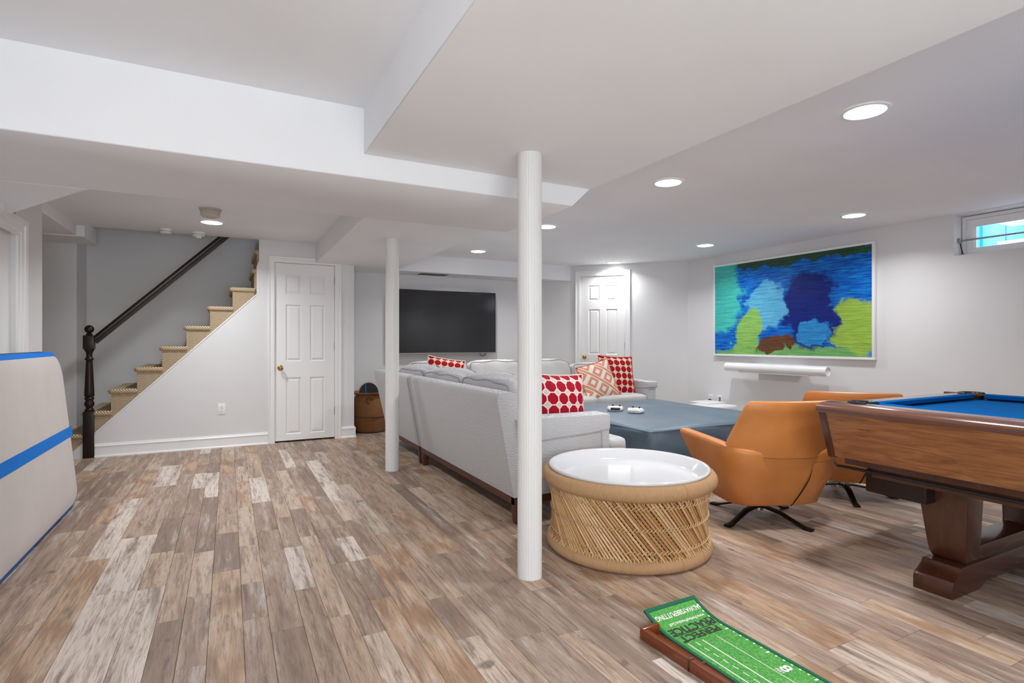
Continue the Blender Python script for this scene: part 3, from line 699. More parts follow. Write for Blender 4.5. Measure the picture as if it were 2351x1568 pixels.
g.col(c); g.bump(strk, .25, .003); M['art'] = g.m
pc = empty('framed_picture', (5.68, 4.142, .947)); tag(pc, 'large white-framed blue, teal and green abstract picture on the right wall', 'picture')
hw = 1.008; PH = 1.173; ft = .024
MB().box(-.045,-.002,-hw,hw,0,ft).box(-.045,-.002,-hw,hw,PH-ft,PH).box(-.045,-.002,-hw,-hw+ft,ft,PH-ft).box(-.045,-.002,hw-ft,hw,ft,PH-ft).build('frame', M['trim'], pc, bevel=.002)
cm = MB().box(-.034,-.004,-hw+ft,hw-ft,ft,PH-ft)
cme = cm.mesh('canvas'); ul = cme.uv_layers.new(name='UVMap')
for p in cme.polygons:
    for li in p.loop_indices:
        co = cme.vertices[cme.loops[li].vertex_index].co; ul.data[li].uv = ((hw-co.y)/(2*hw), co.z/PH)
link_mesh('canvas', cme, M['art'], pc)
sb = empty('soundbar', (5.55, 4.20, .815)); tag(sb, 'slim white cylindrical soundbar mounted below the picture', 'soundbar')
ys_ = (-.655, .655); R_ = .052
ring = [(R_*math.cos(2*PI*k/28), R_*math.sin(2*PI*k/28)) for k in range(28)]; ring2 = [(p[0]*.86, p[1]*.86) for p in ring]
rows = [[(p[0], y_, p[1]) for p in rg] for y_, rg in ((-.635, ring2), (-.655, ring2), (-.655, ring), (.655, ring), (.655, ring2), (.635, ring2))]
MB().loft(rows).build('bar_body', M['white'], sb, smooth=True)
MB().box(.03, .13, -.30, .30, -.03, .03).build('wall_bracket', M['white'], sb)
MB().box(-.03, .05, -.45, .45, -.062, -.046).build('lower_strip', M['white'], sb, bevel=.003)

# ------------------------------------------------------------------ sectional sofa
def sweep(path, prof):
    """profile (inward offset, z) along a horizontal path, mitred; inward is to the right of travel"""
    n = len(path); rings = []
    for i, p in enumerate(path):
        p = Vector(p)
        d0 = (p-Vector(path[i-1])).normalized() if i else None; d1 = (Vector(path[i+1])-p).normalized() if i < n-1 else None
        ds = [d for d in (d0, d1) if d is not None]; ns = [Vector((d.y, -d.x)) for d in ds]
        if len(ns) == 2: m = (ns[0]+ns[1]); m = m/(1+ns[0].dot(ns[1]))
        else: m = ns[0]
        rings.append([(p.x+m.x*s_, p.y+m.y*s_, z_) for s_, z_ in prof])
    return MB().loft(rings)
BACK = [(0,.165),(-.115,.775),(-.112,.80),(-.095,.815),(-.03,.822),(.01,.812),(.03,.79),(.075,.66),(.15,.165)]
def legs(root, pts):
    for x_, y_ in pts:
        a = .027; rows = [[(x_+sx*a*k, y_+sy*a*k, z_) for sx, sy in ((-1,-1),(1,-1),(1,1),(-1,1))] for z_, k in ((0,.72),(.03,.86),(.08,1),(.125,1))]
        MB().loft(rows).build('leg', M['walnut'], root, bevel=.003)
s1 = empty('sofa_section', (0,0,0)); tag(s1, 'grey rippled sofa section with low arm, nearer half of the sectional', 'sofa', 'sectional sofa')
bk = sweep([(1.555,2.975),(1.555,4.835)], BACK).build('backrest', M['sofa'], s1, bevel=.008, seg=2)
bxo('seat_base', M['sofa'], s1, 1.62, 2.27, 3.09, 4.835, .165, .33, .015)
arm = bxo('arm', M['sofa'], s1, 1.585, 2.245, 2.965, 3.10, .165, .575, .02, 3)
# arm cap and inset front panel
MB().exty([(1.60,.50),(2.262,.535),(2.272,.55),(2.272,.632),(2.262,.648),(1.56,.655)], 2.950, 3.112).build('arm_cap', M['sofa'], arm, bevel=.014, seg=3)
bxo('arm_front', M['sofa'], arm, 2.205, 2.268, 2.9535, 3.108, .165, .56, .012, 3)
for k, (ya, yb) in enumerate(((3.115, 3.975), (3.985, 4.83))):
    puffy('seat_cushion', M['sofa'], s1, (2.03, (ya+yb)/2, .405), (.68, yb-ya, .16), puff=(0,0,.012), power=9)
puffy('cushion_nose', M['sofa'], s1, (2.335, 3.06, .405), (.15, .24, .15), n=5, power=6)
for k, (ya, yb, zt, tx) in enumerate(((3.13, 3.98, .80, .04), (3.97, 4.83, .82, .02))):
    puffy('back_cushion', M['sofa'], s1, (1.70+tx, (ya+yb)/2, .655), (.20, yb-ya, .46), puff=(.035,0,.02), power=8, rot=rotm(0, -.20, .03*(k-.5)), wob=.006, seed=k, pipe='x')
sweep([(1.56,2.98),(1.56,4.83)], [(0,.12),(0,.168),(.05,.168),(.05,.12)]).build('base_rail', M['walnut'], s1)
bxo('base_rail', M['walnut'], s1, 1.56, 2.26, 2.975, 3.02, .12, .168)
legs(s1, ((1.592,3.005),(2.22,3.01),(1.592,4.80),(2.22,4.80)))
s2 = empty('sofa_section', (0,0,0)); tag(s2, 'grey rippled corner sofa section running along the television wall', 'sofa', 'sectional sofa')
YB = 6.02; XE = 4.71; YF = 5.22
sweep([(1.555,4.865),(1.555,YB),(XE-.02,YB)], BACK).build('backrest', M['sofa'], s2, bevel=.008)
MB().slab([(1.62,4.865),(2.27,4.865),(2.27,YF),(4.57,YF),(4.57,5.93),(1.62,5.93)], .165, .33).build('seat_base', M['sofa'], s2, bevel=.012)
arm = bxo('arm', M['sofa'], s2, 4.57, XE, YF-.02, 5.95, .165, .60, .02, 3)
MB().extx([(YF-.035,.56),(5.96,.50),(5.99,.66),(YF-.035,.635)], 4.556, XE+.014).build('arm_cap', M['sofa'], arm, bevel=.014, seg=3)
puffy('seat_cushion', M['sofa_lit'], s2, (2.03, 5.35, .405), (.68, .96, .16), puff=(0,0,.012), power=9)
for k in range(3):
    puffy('seat_cushion', M['sofa_lit'], s2, (2.76+.73*k, 5.52, .405), (.725, .70, .16), puff=(0,0,.015), power=8)
puffy('back_cushion', M['sofa'], s2, (1.72, 5.26, .66), (.20, .76, .44), puff=(.035,0,.02), power=8, rot=rotm(0, -.2, .05), wob=.006, seed=5, pipe='x')
for k in range(4):
    puffy('back_cushion', M['sofa_lit'], s2, (2.08+.70*k, 5.83-.0*k, .675 if k < 3 else .62), (.69, .20, .44), puff=(0,.035,.02), power=8, rot=rotm(-.16, 0, .02*(k-1)), wob=.006, seed=8+k, pipe='y')
sweep([(1.56,4.87),(1.56,YB-.005),(XE-.02,YB-.005)], [(0,.12),(0,.168),(.05,.168),(.05,.12)]).build('base_rail', M['walnut'], s2)
legs(s2, ((1.592,4.90),(2.22,4.90),(1.592,5.97),(4.66,5.97),(4.66,5.25),(3.1,5.26)))
throw_pillow('throw_pillow', M['print_red'], M['pipe_cream'], 'large crimson octagon-print pillow beside the near sofa arm', .50, .21, (2.06, 3.28, .655), (-.16, .06, .12))
throw_pillow('throw_pillow', M['print_red_small'], M['pipe_cream'], 'small scarlet octagon-print pillow in the far sofa corner', .40, .14, (2.02, 5.46, .765), (-.35, .16, -.35))
throw_pillow('throw_pillow', M['print_lattice'], M['pipe_coral'], 'cream pillow with coral lattice print, tilted on the far sofa', .46, .15, (3.93, 5.34, .655), (-.30, -.24, -.05))
throw_pillow('throw_pillow', M['print_red_small'], M['pipe_coral'], 'scarlet octagon-print pillow against the far sofa arm', .49, .15, (4.31, 5.47, .71), (-.26, .05, -.12))

# ------------------------------------------------------------------ ottoman with controllers
ot = empty('ottoman', (3.66, 4.08, 0)); tag(ot, 'huge square slate-blue vinyl ottoman before the sofa', 'ottoman')
puffy('cover', M['leather_blue'], ot, (0, 0, .295), (1.64, 1.75, .31), n=16, power=40, puff=(.006,.006,.008), wob=.004, seed=3)
bxo('base', M['leather_blue'], ot, -.80, .80, -.855, .855, 0, .138, .012)
tp = MB()
pts = [(-.815,-.87,.438),(.815,-.87,.438),(.815,.87,.438),(-.815,.87,.438)]
pth = []
for i in range(4):
    a, b = Vector(pts[i]), Vector(pts[(i+1) % 4])
    for k in range(12): pth.append(a.lerp(b, k/12))
tp.tube(pth, .007, 6, closed=True).build('welt', M['leather_blue'], ot, smooth=True)
def controller(loc, rz, label, panel):
    r = empty('game_controller', loc, rz); tag(r, label, 'game controller', 'white game controllers on the ottoman')
    half = [(0,.045),(.035,.048),(.058,.042),(.070,.020),(.078,-.015),(.080,-.045),(.072,-.062),(.058,-.060),(.046,-.035),(.034,-.018),(0,-.016)]
    out = half+[(-x_, y_) for x_, y_ in half[-2:0:-1]]
    rows = []
    for z_, k in ((.004,.86),(.012,.97),(.024,1.0),(.038,.95),(.048,.80)):
        rows.append([(x_*k, y_*k, z_-(.012 if y_ < -.03 else 0)*(z_ > .03)) for x_, y_ in out])
    MB().loft(rows).build('body', M['white'], r, smooth=True, angle=50)
    for x_, y_ in ((-.042,.012),(.022,-.006)):
        MB().lathe([(.006,.044),(.006,.054),(.010,.057),(.010,.061),(.001,.062)], 14, (x_,y_,0)).build('thumbstick', M['black'], r, smooth=True)
    if panel: MB().box(-.045,.045,.030,.050,.012,.036).build('battery_panel', M['black'], r, bevel=.003)
    else: MB().box(-.045,.045,.034,.049,.014,.028).build('bumper', M['beige'], r, bevel=.003)
controller((3.33, 4.25, .457), 2.5, 'white game controller with black panel, left one on the ottoman', True)
controller((3.40, 4.04, .457), 2.2, 'all-white game controller, right one on the ottoman', False)

# white box behind the ottoman
cb = empty('side_cabinet', (5.33, 4.92, 0)); tag(cb, 'low white rounded cabinet against the wall behind the ottoman', 'cabinet')
bxo('body', M['white'], cb, -.24, .24, -.22, .18, 0, .345, .03, 4)
MB().box(-.05, .30, .0, .30, .345, .36).build('top_tray', M['white'], cb, bevel=.005)

# ------------------------------------------------------------------ wicker basket with board
bs = empty('wicker_basket', (1.585, 6.955, 0)); tag(bs, 'brown lidless wicker basket on the floor under the television wall', 'basket')
prof = [(.15,.0),(.185,.006),(.195,.05),(.212,.20),(.213,.33),(.205,.40),(.178,.45),(.172,.468)]
MB().lathe(prof, 48).build('body', M['wicker'], bs, smooth=True, angle=60)
MB().lathe([(.170,.462),(.225,.488),(.230,.494),(.222,.500),(.165,.474)], 48, caps=False).build('rim', M['wicker'], bs, smooth=True)
for z_, r_ in ((.20,.2135),(.015,.19)): MB().tube([(r_*math.cos(2*PI*k/48), r_*math.sin(2*PI*k/48), z_) for k in range(48)], .006, 6, closed=True).build('band', M['walnut'], bs, smooth=True)
hp = [(-.06+.035*math.cos(t), -.200-.006*math.sin(t*2), .405+.035*math.sin(t)) for t in [2*PI*k/20 for k in range(20)]]
MB().tube(hp, .005, 6, closed=True).build('ring_handle', M['black'], bs, smooth=True)
bd = empty('balance_board', (1.575, 6.93, .06)); bd.rotation_euler = (-.10, 0, .12); tag(bd, 'round-topped black grip board with a blue stripe standing in the basket', 'board')
outl = [(.115,0),(.125,.38)]+[(.128*math.cos(t), .42+.135*math.sin(t)) for t in [PI*k/16 for k in range(17)]]+[(-.125,.38),(-.115,0)]
MB().exty(outl, -.006, .010).build('deck', M['bamboo'], bd)
outl2 = [(x_*.97, z_*.988) for x_, z_ in outl]
gp = MB().exty(outl2, -.010, -.006).build('grip_tape', M['matblack'], bd)
MB().box(-.046, -.036, -.0115, -.010, .1, .535).build('stripe', M['matblue'], bd)

# ------------------------------------------------------------------ bamboo drum table
dt = empty('drum_table', (1.985, 2.425, 0)); tag(dt, 'round bamboo drum coffee table with white tray top', 'coffee table')
def torus(R_, r_, z_, sq=1.0, n=64, m=14):
    rows = []
    for k in range(n):
        a = 2*PI*k/n; rows.append([((R_+r_*math.cos(2*PI*j/m))*math.cos(a), (R_+r_*math.cos(2*PI*j/m))*math.sin(a), z_+r_*sq*math.sin(2*PI*j/m)) for j in range(m)])
    rows.append(rows[0]); return MB().loft(rows, cap=False)
torus(.438, .039, .392, 1.05).build('top_rope_ring', M['rope'], dt, smooth=True)
torus(.420, .033, .033, 1.0).build('bottom_rope_ring', M['rope'], dt, smooth=True)
def stick_mesh(R0, R1, z0, z1, dphi, r_):
    a = Vector((R0, 0, z0)); b_ = Vector((R1*math.cos(dphi), R1*math.sin(dphi), z1))
    pts = [a.lerp(b_, k/5) for k in range(6)]
    # push the middle outward a little so the drum keeps its waist shallow
    out = []
    for k, p in enumerate(pts):
        t = k/5; rad = math.hypot(p.x, p.y); want = R0+(R1-R0)*t-.016*4*t*(1-t); q = p.copy(); q.x *= want/rad; q.y *= want/rad; out.append(q)
    return MB().tube(out, r_, 6)
NS = 132
sm = stick_mesh(.428, .440, .045, .376, -.62, .0068).mesh('bamboo_stick', smooth=True); sm.materials.append(M['bamboo'])
for k in range(NS):
    o = link_mesh('bamboo_stick', sm, None, dt); o.rotation_euler = (0, 0, 2*PI*(k+random.uniform(-.12,.12))/NS); o.scale = (1+random.uniform(-.004,.004),)*2+(1,)
inn = MB()
src = stick_mesh(.410, .422, .045, .376, .62, .0066)
for k in range(96):
    a = 2*PI*k/96; cs, sn = math.cos(a), math.sin(a)
    inn.add([(x_*cs-y_*sn, x_*sn+y_*cs, z_) for x_, y_, z_ in src.v], src.f)
o = inn.build('inner_cane_lattice', M['bamboo'], dt, smooth=True); o['kind'] = 'stuff'
for z_, nst in ((.322, 100), (.212, 132), (.105, 100)):
    t_ = (z_-.045)/.331; Rr = .428+.012*t_-.016*4*t_*(1-t_)+.009
    pts = []
    for k in range(nst*4):
        a = 2*PI*k/(nst*4); ph = 2*PI*(k % 4)/4
        pts.append(((Rr+.004*math.cos(ph))*math.cos(a+.012*math.sin(ph)), (Rr+.004*math.cos(ph))*math.sin(a+.012*math.sin(ph)), z_+.0085*math.sin(ph)))
    MB().tube(pts, .0020, 5, closed=True).build('twine_row', M['twine'], dt, smooth=True)
fr = MB()
for zz, s_, Rr in ((.362, -1, .452), (.060, 1, .441)):
    for k in range(170):
        a = 2*PI*(k+random.uniform(-.3,.3))/170; l = random.uniform(.010,.024)
        fr.tube([(Rr*math.cos(a), Rr*math.sin(a), zz), ((Rr-.012)*math.cos(a+.006*(k%3-1)), (Rr-.012)*math.sin(a+.006*(k%3-1)), zz+s_*l)], .0020, 4)
o = fr.build('rope_fringe', M['twine'], dt); o['kind'] = 'stuff'
prof = [(.001,.384),(.345,.384),(.375,.388),(.388,.398),(.418,.442),(.428,.449),(.437,.448),(.441,.440),(.436,.432),(.425,.425),(.400,.384),(.385,.372),(.001,.372)]
MB().lathe(prof, 72, caps=False).build('tray_top', M['white_gloss'], dt, smooth=True, angle=70)

# ------------------------------------------------------------------ leather swivel chairs
def lounge_chair(loc, rz, base_rz, label):
    r = empty('swivel_chair', loc, rz); tag(r, label, 'armchair', 'tan leather swivel chairs')
    # tub: U-shaped plan outline at the top rim and at the foot of the shell
    N = 41
    def plan(t, w, yb, yf, rc):      # t 0..1 from left front round the back to right front
        seg = [(-w, yf), (-w, yb+rc)]
        pts = [Vector((-w, yf)), Vector((-w, (yf+yb+rc)/2)), Vector((-w, yb+rc))]
        for k in range(1, 8): a = PI+PI/2*k/8; pts.append(Vector((-w+rc+rc*math.cos(a), yb+rc+rc*math.sin(a))))
        pts += [Vector((-w+rc, yb)), Vector((0, yb-.012)), Vector((w-rc, yb))]
        for k in range(1, 8): a = 3*PI/2+PI/2*k/8; pts.append(Vector((w-rc+rc*math.cos(a), yb+rc+rc*math.sin(a))))
        pts += [Vector((w, yb+rc)), Vector((w, (yf+yb+rc)/2)), Vector((w, yf))]
        ls = [0]
        for a, b in zip(pts, pts[1:]): ls.append(ls[-1]+(b-a).length)
        s_ = t*ls[-1]
        for i in range(len(pts)-1):
            if s_ <= ls[i+1]+1e-9: return pts[i].lerp(pts[i+1], (s_-ls[i])/(ls[i+1]-ls[i]))
        return pts[-1]
    rows = []
    for i in range(N):
        t = i/(N-1); arm = abs(2*t-1)                # 1 at the arm fronts, 0 mid back
        top = plan(t, .368, -.345, .36, .15); mid = plan(t, .350, -.325, .22, .15); low = plan(t, .295, -.255, .02, .13); inn_t = plan(t, .298, -.27, .335, .10); inn_b = plan(t, .265, -.22, .30, .10)
        zt = .525 if arm > .45 else .525-.05*(1-arm/.45)
        zm = .33 if arm < .8 else .33+.03*(arm-.8)/.2
        rows.append([(low.x*.9, low.y*.9, .142), (low.x, low.y, .155), (mid.x, mid.y, zm), (top.x, top.y, zt-.03), (top.x*.995, top.y*.995, zt-.008), ((top.x*.8+inn_t.x*.2), (top.y*.8+inn_t.y*.2), zt), ((top.x*.25+inn_t.x*.75), (top.y*.25+inn_t.y*.75), zt), (inn_t.x, inn_t.y, zt-.02), (inn_b.x, inn_b.y, .30), (low.x*.6, low.y*.6, .20)])
    MB().loft(rows).build('shell', M['leather'], r, smooth=True, angle=55)
    # seat pan and cushion
    MB().loft([[( sx*.27*k, yy*k2, z_) for sx, yy in ((-1,-.2),(1,-.2),(1,.10),(-1,.10))] for z_, k, k2 in ((.143,.9,.95),(.17,1,1),(.28,1,1.0))]).build('seat_pan', M['leather'], r, bevel=.01)
    puffy('seat_cushion', M['leather'], r, (0, .05, .345), (.56, .62, .15), puff=(0,.0,.015), power=7)
    # back: curved panel leaning rearward
    rows = []
    for z_, hw_, yb, th, cv in ((.40,.350,-.352,.11,.125),(.47,.362,-.366,.11,.125),(.55,.352,-.380,.105,.105),(.64,.325,-.392,.095,.08),(.72,.306,-.412,.09,.062),(.765,.294,-.422,.08,.052),(.782,.280,-.418,.055,.048),(.787,.262,-.408,.025,.045)):
        n = 15; ob = []; ib = []
        for k in range(n):
            q = 2*k/(n-1)-1; x_ = hw_*q*(1-.02*q*q)
            ob.append((x_, yb+cv*abs(q)**2.6, z_)); ib.append((x_*.985, yb+th*(1-.7*abs(q)**6)+cv*abs(q)**2.6, z_))
        rows.append(ob+ib[::-1])
    MB().loft(rows).build('backrest', M['leather'], r, smooth=True, angle=50)
    # stitched seam round the back and the open slit
    sp = []
    for k in range(33):
        q = -1+2*k/32; sp.append((q*.352, -.364+.12*abs(q)**2.6, .452+.05*abs(q)**3))
    MB().tube(sp, .0024, 5).build('seam', M['leather_dark'], r)
    MB().tube([(.125,-.356,.39),(.121,-.351,.36),(.113,-.345,.325),(.103,-.328,.285),(.091,-.306,.24),(.077,-.284,.195),(.063,-.262,.155),(.058,-.250,.142)], .0036, 5, rr=[.0012,.002,.003,.0036,.0036,.0036,.0036,.003]).build('slit', M['gap'], r)
    MB().tube([(.125,-.356,.39),(.130,-.358,.415),(.15,-.3585,.423),(.22,-.352,.430),(.29,-.33,.436)], .0018, 5).build('seam', M['leather_dark'], r)
    # swivel and four-star base
    MB().lathe([(.032,.05),(.032,.15)], 20).build('swivel_post', M['steel'], r, smooth=True)
    bs_ = empty('star_base', (0,0,0), base_rz-rz, r)
    for k in range(4):
        a = k*PI/2
        rows = []
        for d_, z_, w_ in ((.0,.075,.026),(.06,.075,.024),(.14,.064,.020),(.27,.018,.017),(.30,.010,.018),(.345,.008,.020)):
            rows.append([(d_, -w_, z_-.006 if z_ > .01 else 0), (d_, w_, z_-.006 if z_ > .01 else 0), (d_, w_, z_+.006), (d_, -w_, z_+.006)])
        o = MB().loft(rows).build('foot', M['darkmetal'], bs_, bevel=.002); o.rotation_euler = (0, 0, a)
    return r
lounge_chair((3.03, 2.40, 0), -math.radians(21), math.radians(8), 'tan leather swivel chair beside the bamboo drum table')
lounge_chair((4.04, 2.465, 0), -math.radians(50), math.radians(-45), 'tan leather swivel chair behind the pool table corner')

# ------------------------------------------------------------------ pool table
pt = empty('pool_table', (2.68, 1.757, 0)); tag(pt, 'wooden pool table with bright blue felt at the right edge', 'pool table')
PW, PL = 1.36, 2.52                # local: x to the right, -y towards the camera
YN = -PL
ZR = .822
# rail caps (rounded, glossy) and cushions, each side its own piece
def capx(x0, sgn): return [(x0-sgn*.012,.772),(x0-sgn*.016,.790),(x0-sgn*.006,.806),(x0+sgn*.03,.818),(x0+sgn*.085,ZR),(x0+sgn*.125,ZR),(x0+sgn*.125,.772)]
MB().exty(capx(0, 1), YN, .012).build('rail_cap', M['railwood'], pt, smooth=True, angle=50)
MB().exty(capx(PW, -1), YN, .012).build('rail_cap', M['railwood'], pt, smooth=True, angle=50)
cy = [(.012,.772),(.016,.790),(.006,.806),(-.03,.818),(-.085,ZR),(-.125,ZR),(-.125,.772)]
MB().extx(cy, .10, PW-.10).build('rail_cap', M['railwood'], pt, smooth=True, angle=50)
MB().extx([(YN-a[0], a[1]) for a in cy], .10, PW-.10).build('rail_cap', M['railwood'], pt, smooth=True, angle=50)
def cush(name, mb): return mb.build(name, M['felt'], pt)
cr = [(.123,.818),(.16,.828),(.178,.822),(.172,.802),(.123,.792)]
cush('rail_cushion', MB().exty(cr, YN+1.36, -.21)); cush('rail_cushion', MB().exty(cr, YN+.21, YN+1.16))
cush('rail_cushion', MB().exty([(PW-a, b_) for a, b_ in cr], YN+1.36, -.21)); cush('rail_cushion', MB().exty([(PW-a, b_) for a, b_ in cr], YN+.21, YN+1.16))
cush('rail_cushion', MB().extx([(-a, b_) for a, b_ in cr], .21, PW-.21)); cush('rail_cushion', MB().extx([(YN+a, b_) for a, b_ in cr], .21, PW-.21))
bxo('playing_surface', M['felt'], pt, .125, PW-.125, YN+.125, -.125, .76, .790)
for x_, y_, a0 in ((.135,-.135,0),(PW-.135,-.135,-PI/2),(.135,YN+.135,PI/2),(PW-.135,YN+.135,PI)):
    # corner pocket: dark leather collar and cup
    ang = math.atan2(y_-YN/2, x_-PW/2)
    pts = [(x_+.058*math.cos(ang+t), y_+.058*math.sin(ang+t), .821) for t in [-1.9+3.8*k/18 for k in range(19)]]
    MB().tube(pts, .010, 8).build('corner_pocket', M['black'], pt, smooth=True)
    MB().lathe([(.001,.775),(.05,.775),(.06,.815)], 20, (x_,y_,0), caps=False).build('pocket_liner', M['gap'], pt)
# apron: leaning side panels, end posts, shadow gap below
ap = [(.0,.772),(.028,.772),(.062,.552),(.034,.552)]
MB().exty(ap, YN+.03, -.02).build('apron', M['cherry'], pt)
MB().exty([(PW-a, b_) for a, b_ in ap], YN+.03, -.02).build('apron', M['cherry'], pt)
MB().extx([(-a, b_) for a, b_ in ap], .03, PW-.03).build('apron', M['cherry'], pt); MB().extx([(YN+a, b_) for a, b_ in ap], .03, PW-.03).build('apron', M['cherry'], pt)
for sx, sy in ((0,0),(1,0),(0,1),(1,1)):
    def cp(x_, y_, z_, sx=sx, sy=sy): return (PW-x_ if sx else x_, YN+y_ if sy else -y_, z_)
    vs = [cp(-.006,-.006,.774),cp(.05,-.006,.774),cp(.05,.03,.774),cp(-.006,.03,.774),cp(.028,.028,.546),cp(.078,.028,.546),cp(.078,.062,.546),cp(.028,.062,.546)]
    MB().add(vs, [(0,1,2,3),(4,5,6,7),(0,1,5,4),(1,2,6,5),(2,3,7,6),(3,0,4,7)]).build('corner_post', M['mahogany'], pt, bevel=.002)
bxo('bed_frame', M['mahogany'], pt, .08, PW-.08, YN+.08, -.08, .515, .76)
bxo('under_frame', M['mahogany'], pt, .10, PW-.10, YN+.2, -.2, .47, .515)
bxo('ball_box', M['espresso'], pt, .13, .50, -.42, -.15, .385, .50, .012)
MB().tube([(.10,-.02,.505),(.07,-.05,.500),(.07,-.6,.500),(.07,-1.2,.500)], .008, 8).build('cue_rod', M['black'], pt, smooth=True)
for yl in (-.447, YN+.447):
    tr = empty('trestle', (0, yl, 0), 0, pt)
    fy = .078
    foot = [(.12,0),(.12,.055),(.13,.075),(.155,.085),(.185,.105),(.20,.125),(PW-.20,.125),(PW-.185,.105),(PW-.155,.085),(PW-.13,.075),(PW-.12,.055),(PW-.12,0),(PW-.36,0),(PW-.42,.025),(.42,.025),(.36,0)]
    MB().exty(foot, -fy, fy).build('foot', M['mahogany'], tr, bevel=.004)
    for sgn in (0, 1):
        def q(x_): return PW-x_ if sgn else x_
        rows = []
        for z_, x0, x1, hy_ in ((.125,.265,.44,.068),(.150,.245,.40,.072),(.20,.235,.375,.078),(.34,.215,.36,.090),(.48,.195,.35,.102)):
            rows.append([(q(x0), -hy_, z_), (q(x1), -hy_, z_), (q(x1), hy_, z_), (q(x0), hy_, z_)])
        MB().loft(rows).build('leg', M['mahogany'], tr, bevel=.008)
    MB().box(.30, PW-.30, -.06, .06, .12, .185).build('stretcher', M['mahogany'], tr, bevel=.006)

# ------------------------------------------------------------------ putting mat with wooden ball return
pm = empty('putting_mat', (1.474, 1.700, 0), math.radians(.5)); pm.scale = (.97, 1, 1); tag(pm, 'green printed putting mat with its far end curling up', 'putting mat')
PMW, PML = .285, 2.6
def zmat(y_):       # curl at the far end
    t = max(0, (y_+.16)/.16); return .008+.045*t*t
NY = 60
def strip(name, mat, x0, x1, ya, yb, lift, th=.004, parent=pm):
    rows = []; k = max(2, int(abs(yb-ya)/.02)+1)
    for i in range(k+1):
        y_ = ya+(yb-ya)*i/k; z_ = zmat(y_)+lift
        rows.append([(x0, y_, z_-th), (x1, y_, z_-th), (x1, y_, z_), (x0, y_, z_)])
    return MB().loft(rows).build(name, mat, parent)
strip('turf', M['turf'], .012, PMW-.012, -.012, -PML, 0, .006)
strip('binding', M['binding'], 0, .014, 0, -PML, .003, .008); strip('binding', M['binding'], PMW-.014, PMW, 0, -PML, .003, .008)
strip('binding', M['binding'], 0, PMW, 0, -.013, .003, .008)
ink = lambda nm, mat, *a: strip(nm, mat, *a, .0012, .001)
ink('guide_line', M['print_white'], .035, .040, -.20, -PML+.1); ink('guide_line', M['print_white'], .105, .110, -.205, -PML+.1); ink('guide_line', M['print_white'], .178, .1805, -.212, -PML+.1)
k = 0; y_ = -.205
while y_ > -1.5:
    ink('dash', M['print_white'], .071, .0745, y_, y_-.024); y_ -= .042
y_ = -.035; k = 0
while y_ > -1.3:
    big = k % 6 == 5
    ink('tick', M['print_white'], PMW-.034 if big else PMW-.025, PMW-.018, y_, y_-.007); y_ -= .0305; k += 1
def text(body, size, x_, y_, rz, mat, nm='lettering', shear=0, sx=1.0):
    cu = bpy.data.curves.new(nm, 'FONT'); cu.body = body; cu.size = size; cu.align_x = 'CENTER'; cu.align_y = 'CENTER'; cu.extrude = .0002; cu.shear = shear; cu.offset = size*.022
    t = bpy.data.objects.new(nm, cu); COL.objects.link(t)
    dg = bpy.context.evaluated_depsgraph_get(); me = bpy.data.meshes.new_from_object(t.evaluated_get(dg)); bpy.data.objects.remove(t)
    cs, sn = math.cos(rz), math.sin(rz)
    bm = bmesh.new(); bm.from_mesh(me)
    bmesh.ops.subdivide_edges(bm, edges=[e for e in bm.edges if e.calc_length() > size*.4], cuts=3) if False else None
    for v in bm.verts:
        px_, py_ = v.co.x*sx, v.co.y; X_ = x_+px_*cs-py_*sn; Y_ = y_+px_*sn+py_*cs
        v.co = Vector((X_, Y_, zmat(Y_)+.0012+v.co.z))
    bm.to_mesh(me); bm.free(); me.materials.clear()
    return link_mesh(nm, me, mat, pm)
text('#ALWAYSBEPUTTING', .0285, .150, -.045, PI, M['print_white'], sx=.92)
text('www.PerfectPractice.Golf', .0185, .155, -.085, PI, M['print_white'])
text('PRACTICE', .050, .146, -.120, PI, M['print_black'], sx=1.06)
text('PERFECT', .050, .138, -.168, PI, M['print_black'], sx=1.06)
ink('rule', M['print_black'], .025, .250, -.1425, -.1450)
ink('rule', M['print_black'], .225, .262, -.1010, -.1035); ink('rule', M['print_black'], .028, .060, -.1880, -.1905)
text('8', .060, .222, -.470, -PI/2, M['print_white'], sx=1.15); text('FEET', .0165, .192, -.470, -PI/2, M['print_white'])
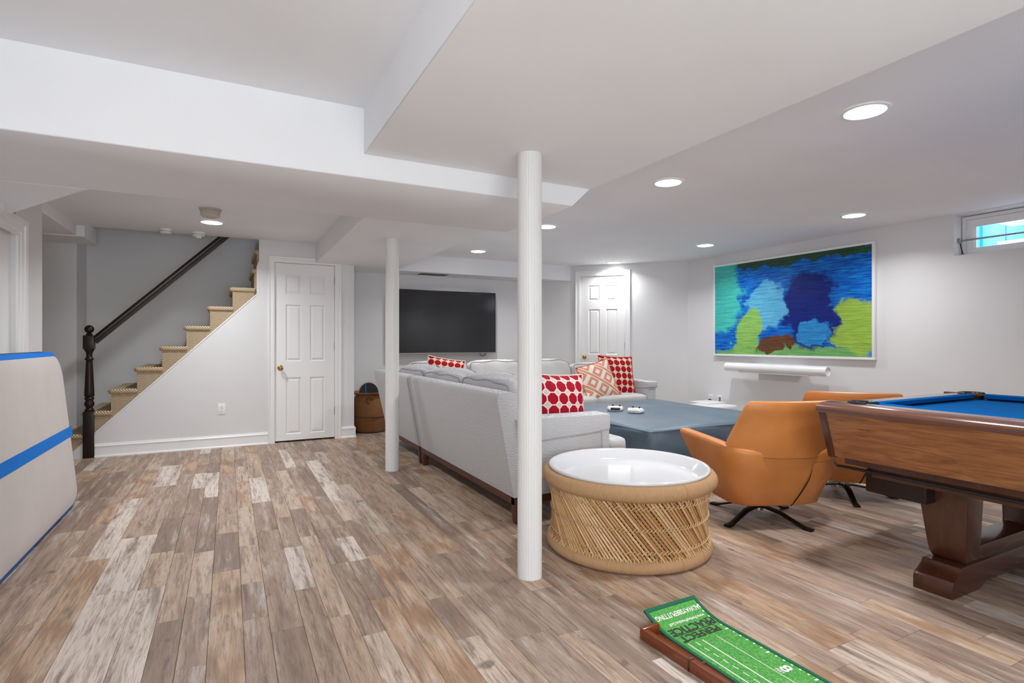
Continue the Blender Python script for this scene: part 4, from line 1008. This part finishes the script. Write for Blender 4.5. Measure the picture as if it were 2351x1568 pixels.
# wooden return track along its left side
rt = empty('ball_return', (1.386, 1.622, 0), math.radians(2.6)); tag(rt, 'reddish wooden ball-return track beside the putting mat', 'ball return')
MB().exty([(0,0),(.090,0),(.090,.007),(.088,.007),(.080,.007),(.036,.010),(.026,.016),(.022,.042),(.004,.042),(0,.036)], -2.4, -.02).build('track', M['redwood'], rt, bevel=.002)
MB().box(0, .086, -.02, 0, 0, .044).build('end_stop', M['redwood'], rt, bevel=.004)
MB().box(.0, .086, -.245, -.235, .0, .0115).box(.0,.022,-.245,-.235,0,.044).build('joint', M['walnut'], rt)

# ------------------------------------------------------------------ inflatable gym mat leaning on the left wall
gm = empty('gym_mat', (-.928, 3.42, 0)); gm.rotation_euler = (0, -.10, 0); tag(gm, 'thick grey and blue inflatable gym mat leaning against the left wall', 'gym mat')
# local: z up the mat, y along it, front face at x = 0
L0, L1, HT, TK, RC = -1.5, 1.40, 1.072, .125, .20
def outline(inset):
    pts = []
    for (cx_, cz_, a0) in ((L1-RC, HT-RC, 0), (L0+RC, HT-RC, PI/2), (L0+RC, RC*.6, PI), (L1-RC*1.0, RC*.6, 3*PI/2)):
        for k in range(9):
            a = a0+PI/2*k/8; rr = RC-inset if cz_ > .5 else (RC*.6-inset)
            pts.append((cx_+(RC-inset)*math.cos(a), cz_+rr*math.sin(a)))
    return pts
def ringat(x_, inset): return [(x_, y_, z_) for y_, z_ in outline(inset)]
MB().loft([ringat(-.012,.03), ringat(-.002,.033), ringat(.004,.06), ringat(.006,.12)]).build('front_panel', M['matgrey'], gm, smooth=True)
MB().loft([ringat(-TK+.012,.03), ringat(-TK,.05)]).build('rear_panel', M['matgrey'], gm)
MB().loft([ringat(-.045,.002), ringat(-.022,.004), ringat(-.008,.016), ringat(-.001,.034)], cap=False).build('blue_border', M['matblue'], gm, smooth=True)
MB().loft([ringat(-TK+.01,.03), ringat(-TK+.02,.008), ringat(-.07,-.004), ringat(-.044,.002)], cap=False).build('black_sidewall', M['matblack'], gm, smooth=True)
MB().add([(.0075,L0+.03,.475),(.0075,L1-.025,.475),(.0075,L1-.025,.545),(.0075,L0+.03,.545),(-.01,L0+.02,.475),(-.01,L1-.012,.475),(-.01,L1-.012,.545),(-.01,L0+.02,.545)],
         [(0,1,2,3),(1,5,6,2),(4,0,3,7),(0,4,5,1),(3,2,6,7)]).build('blue_stripe', M['matblue'], gm)
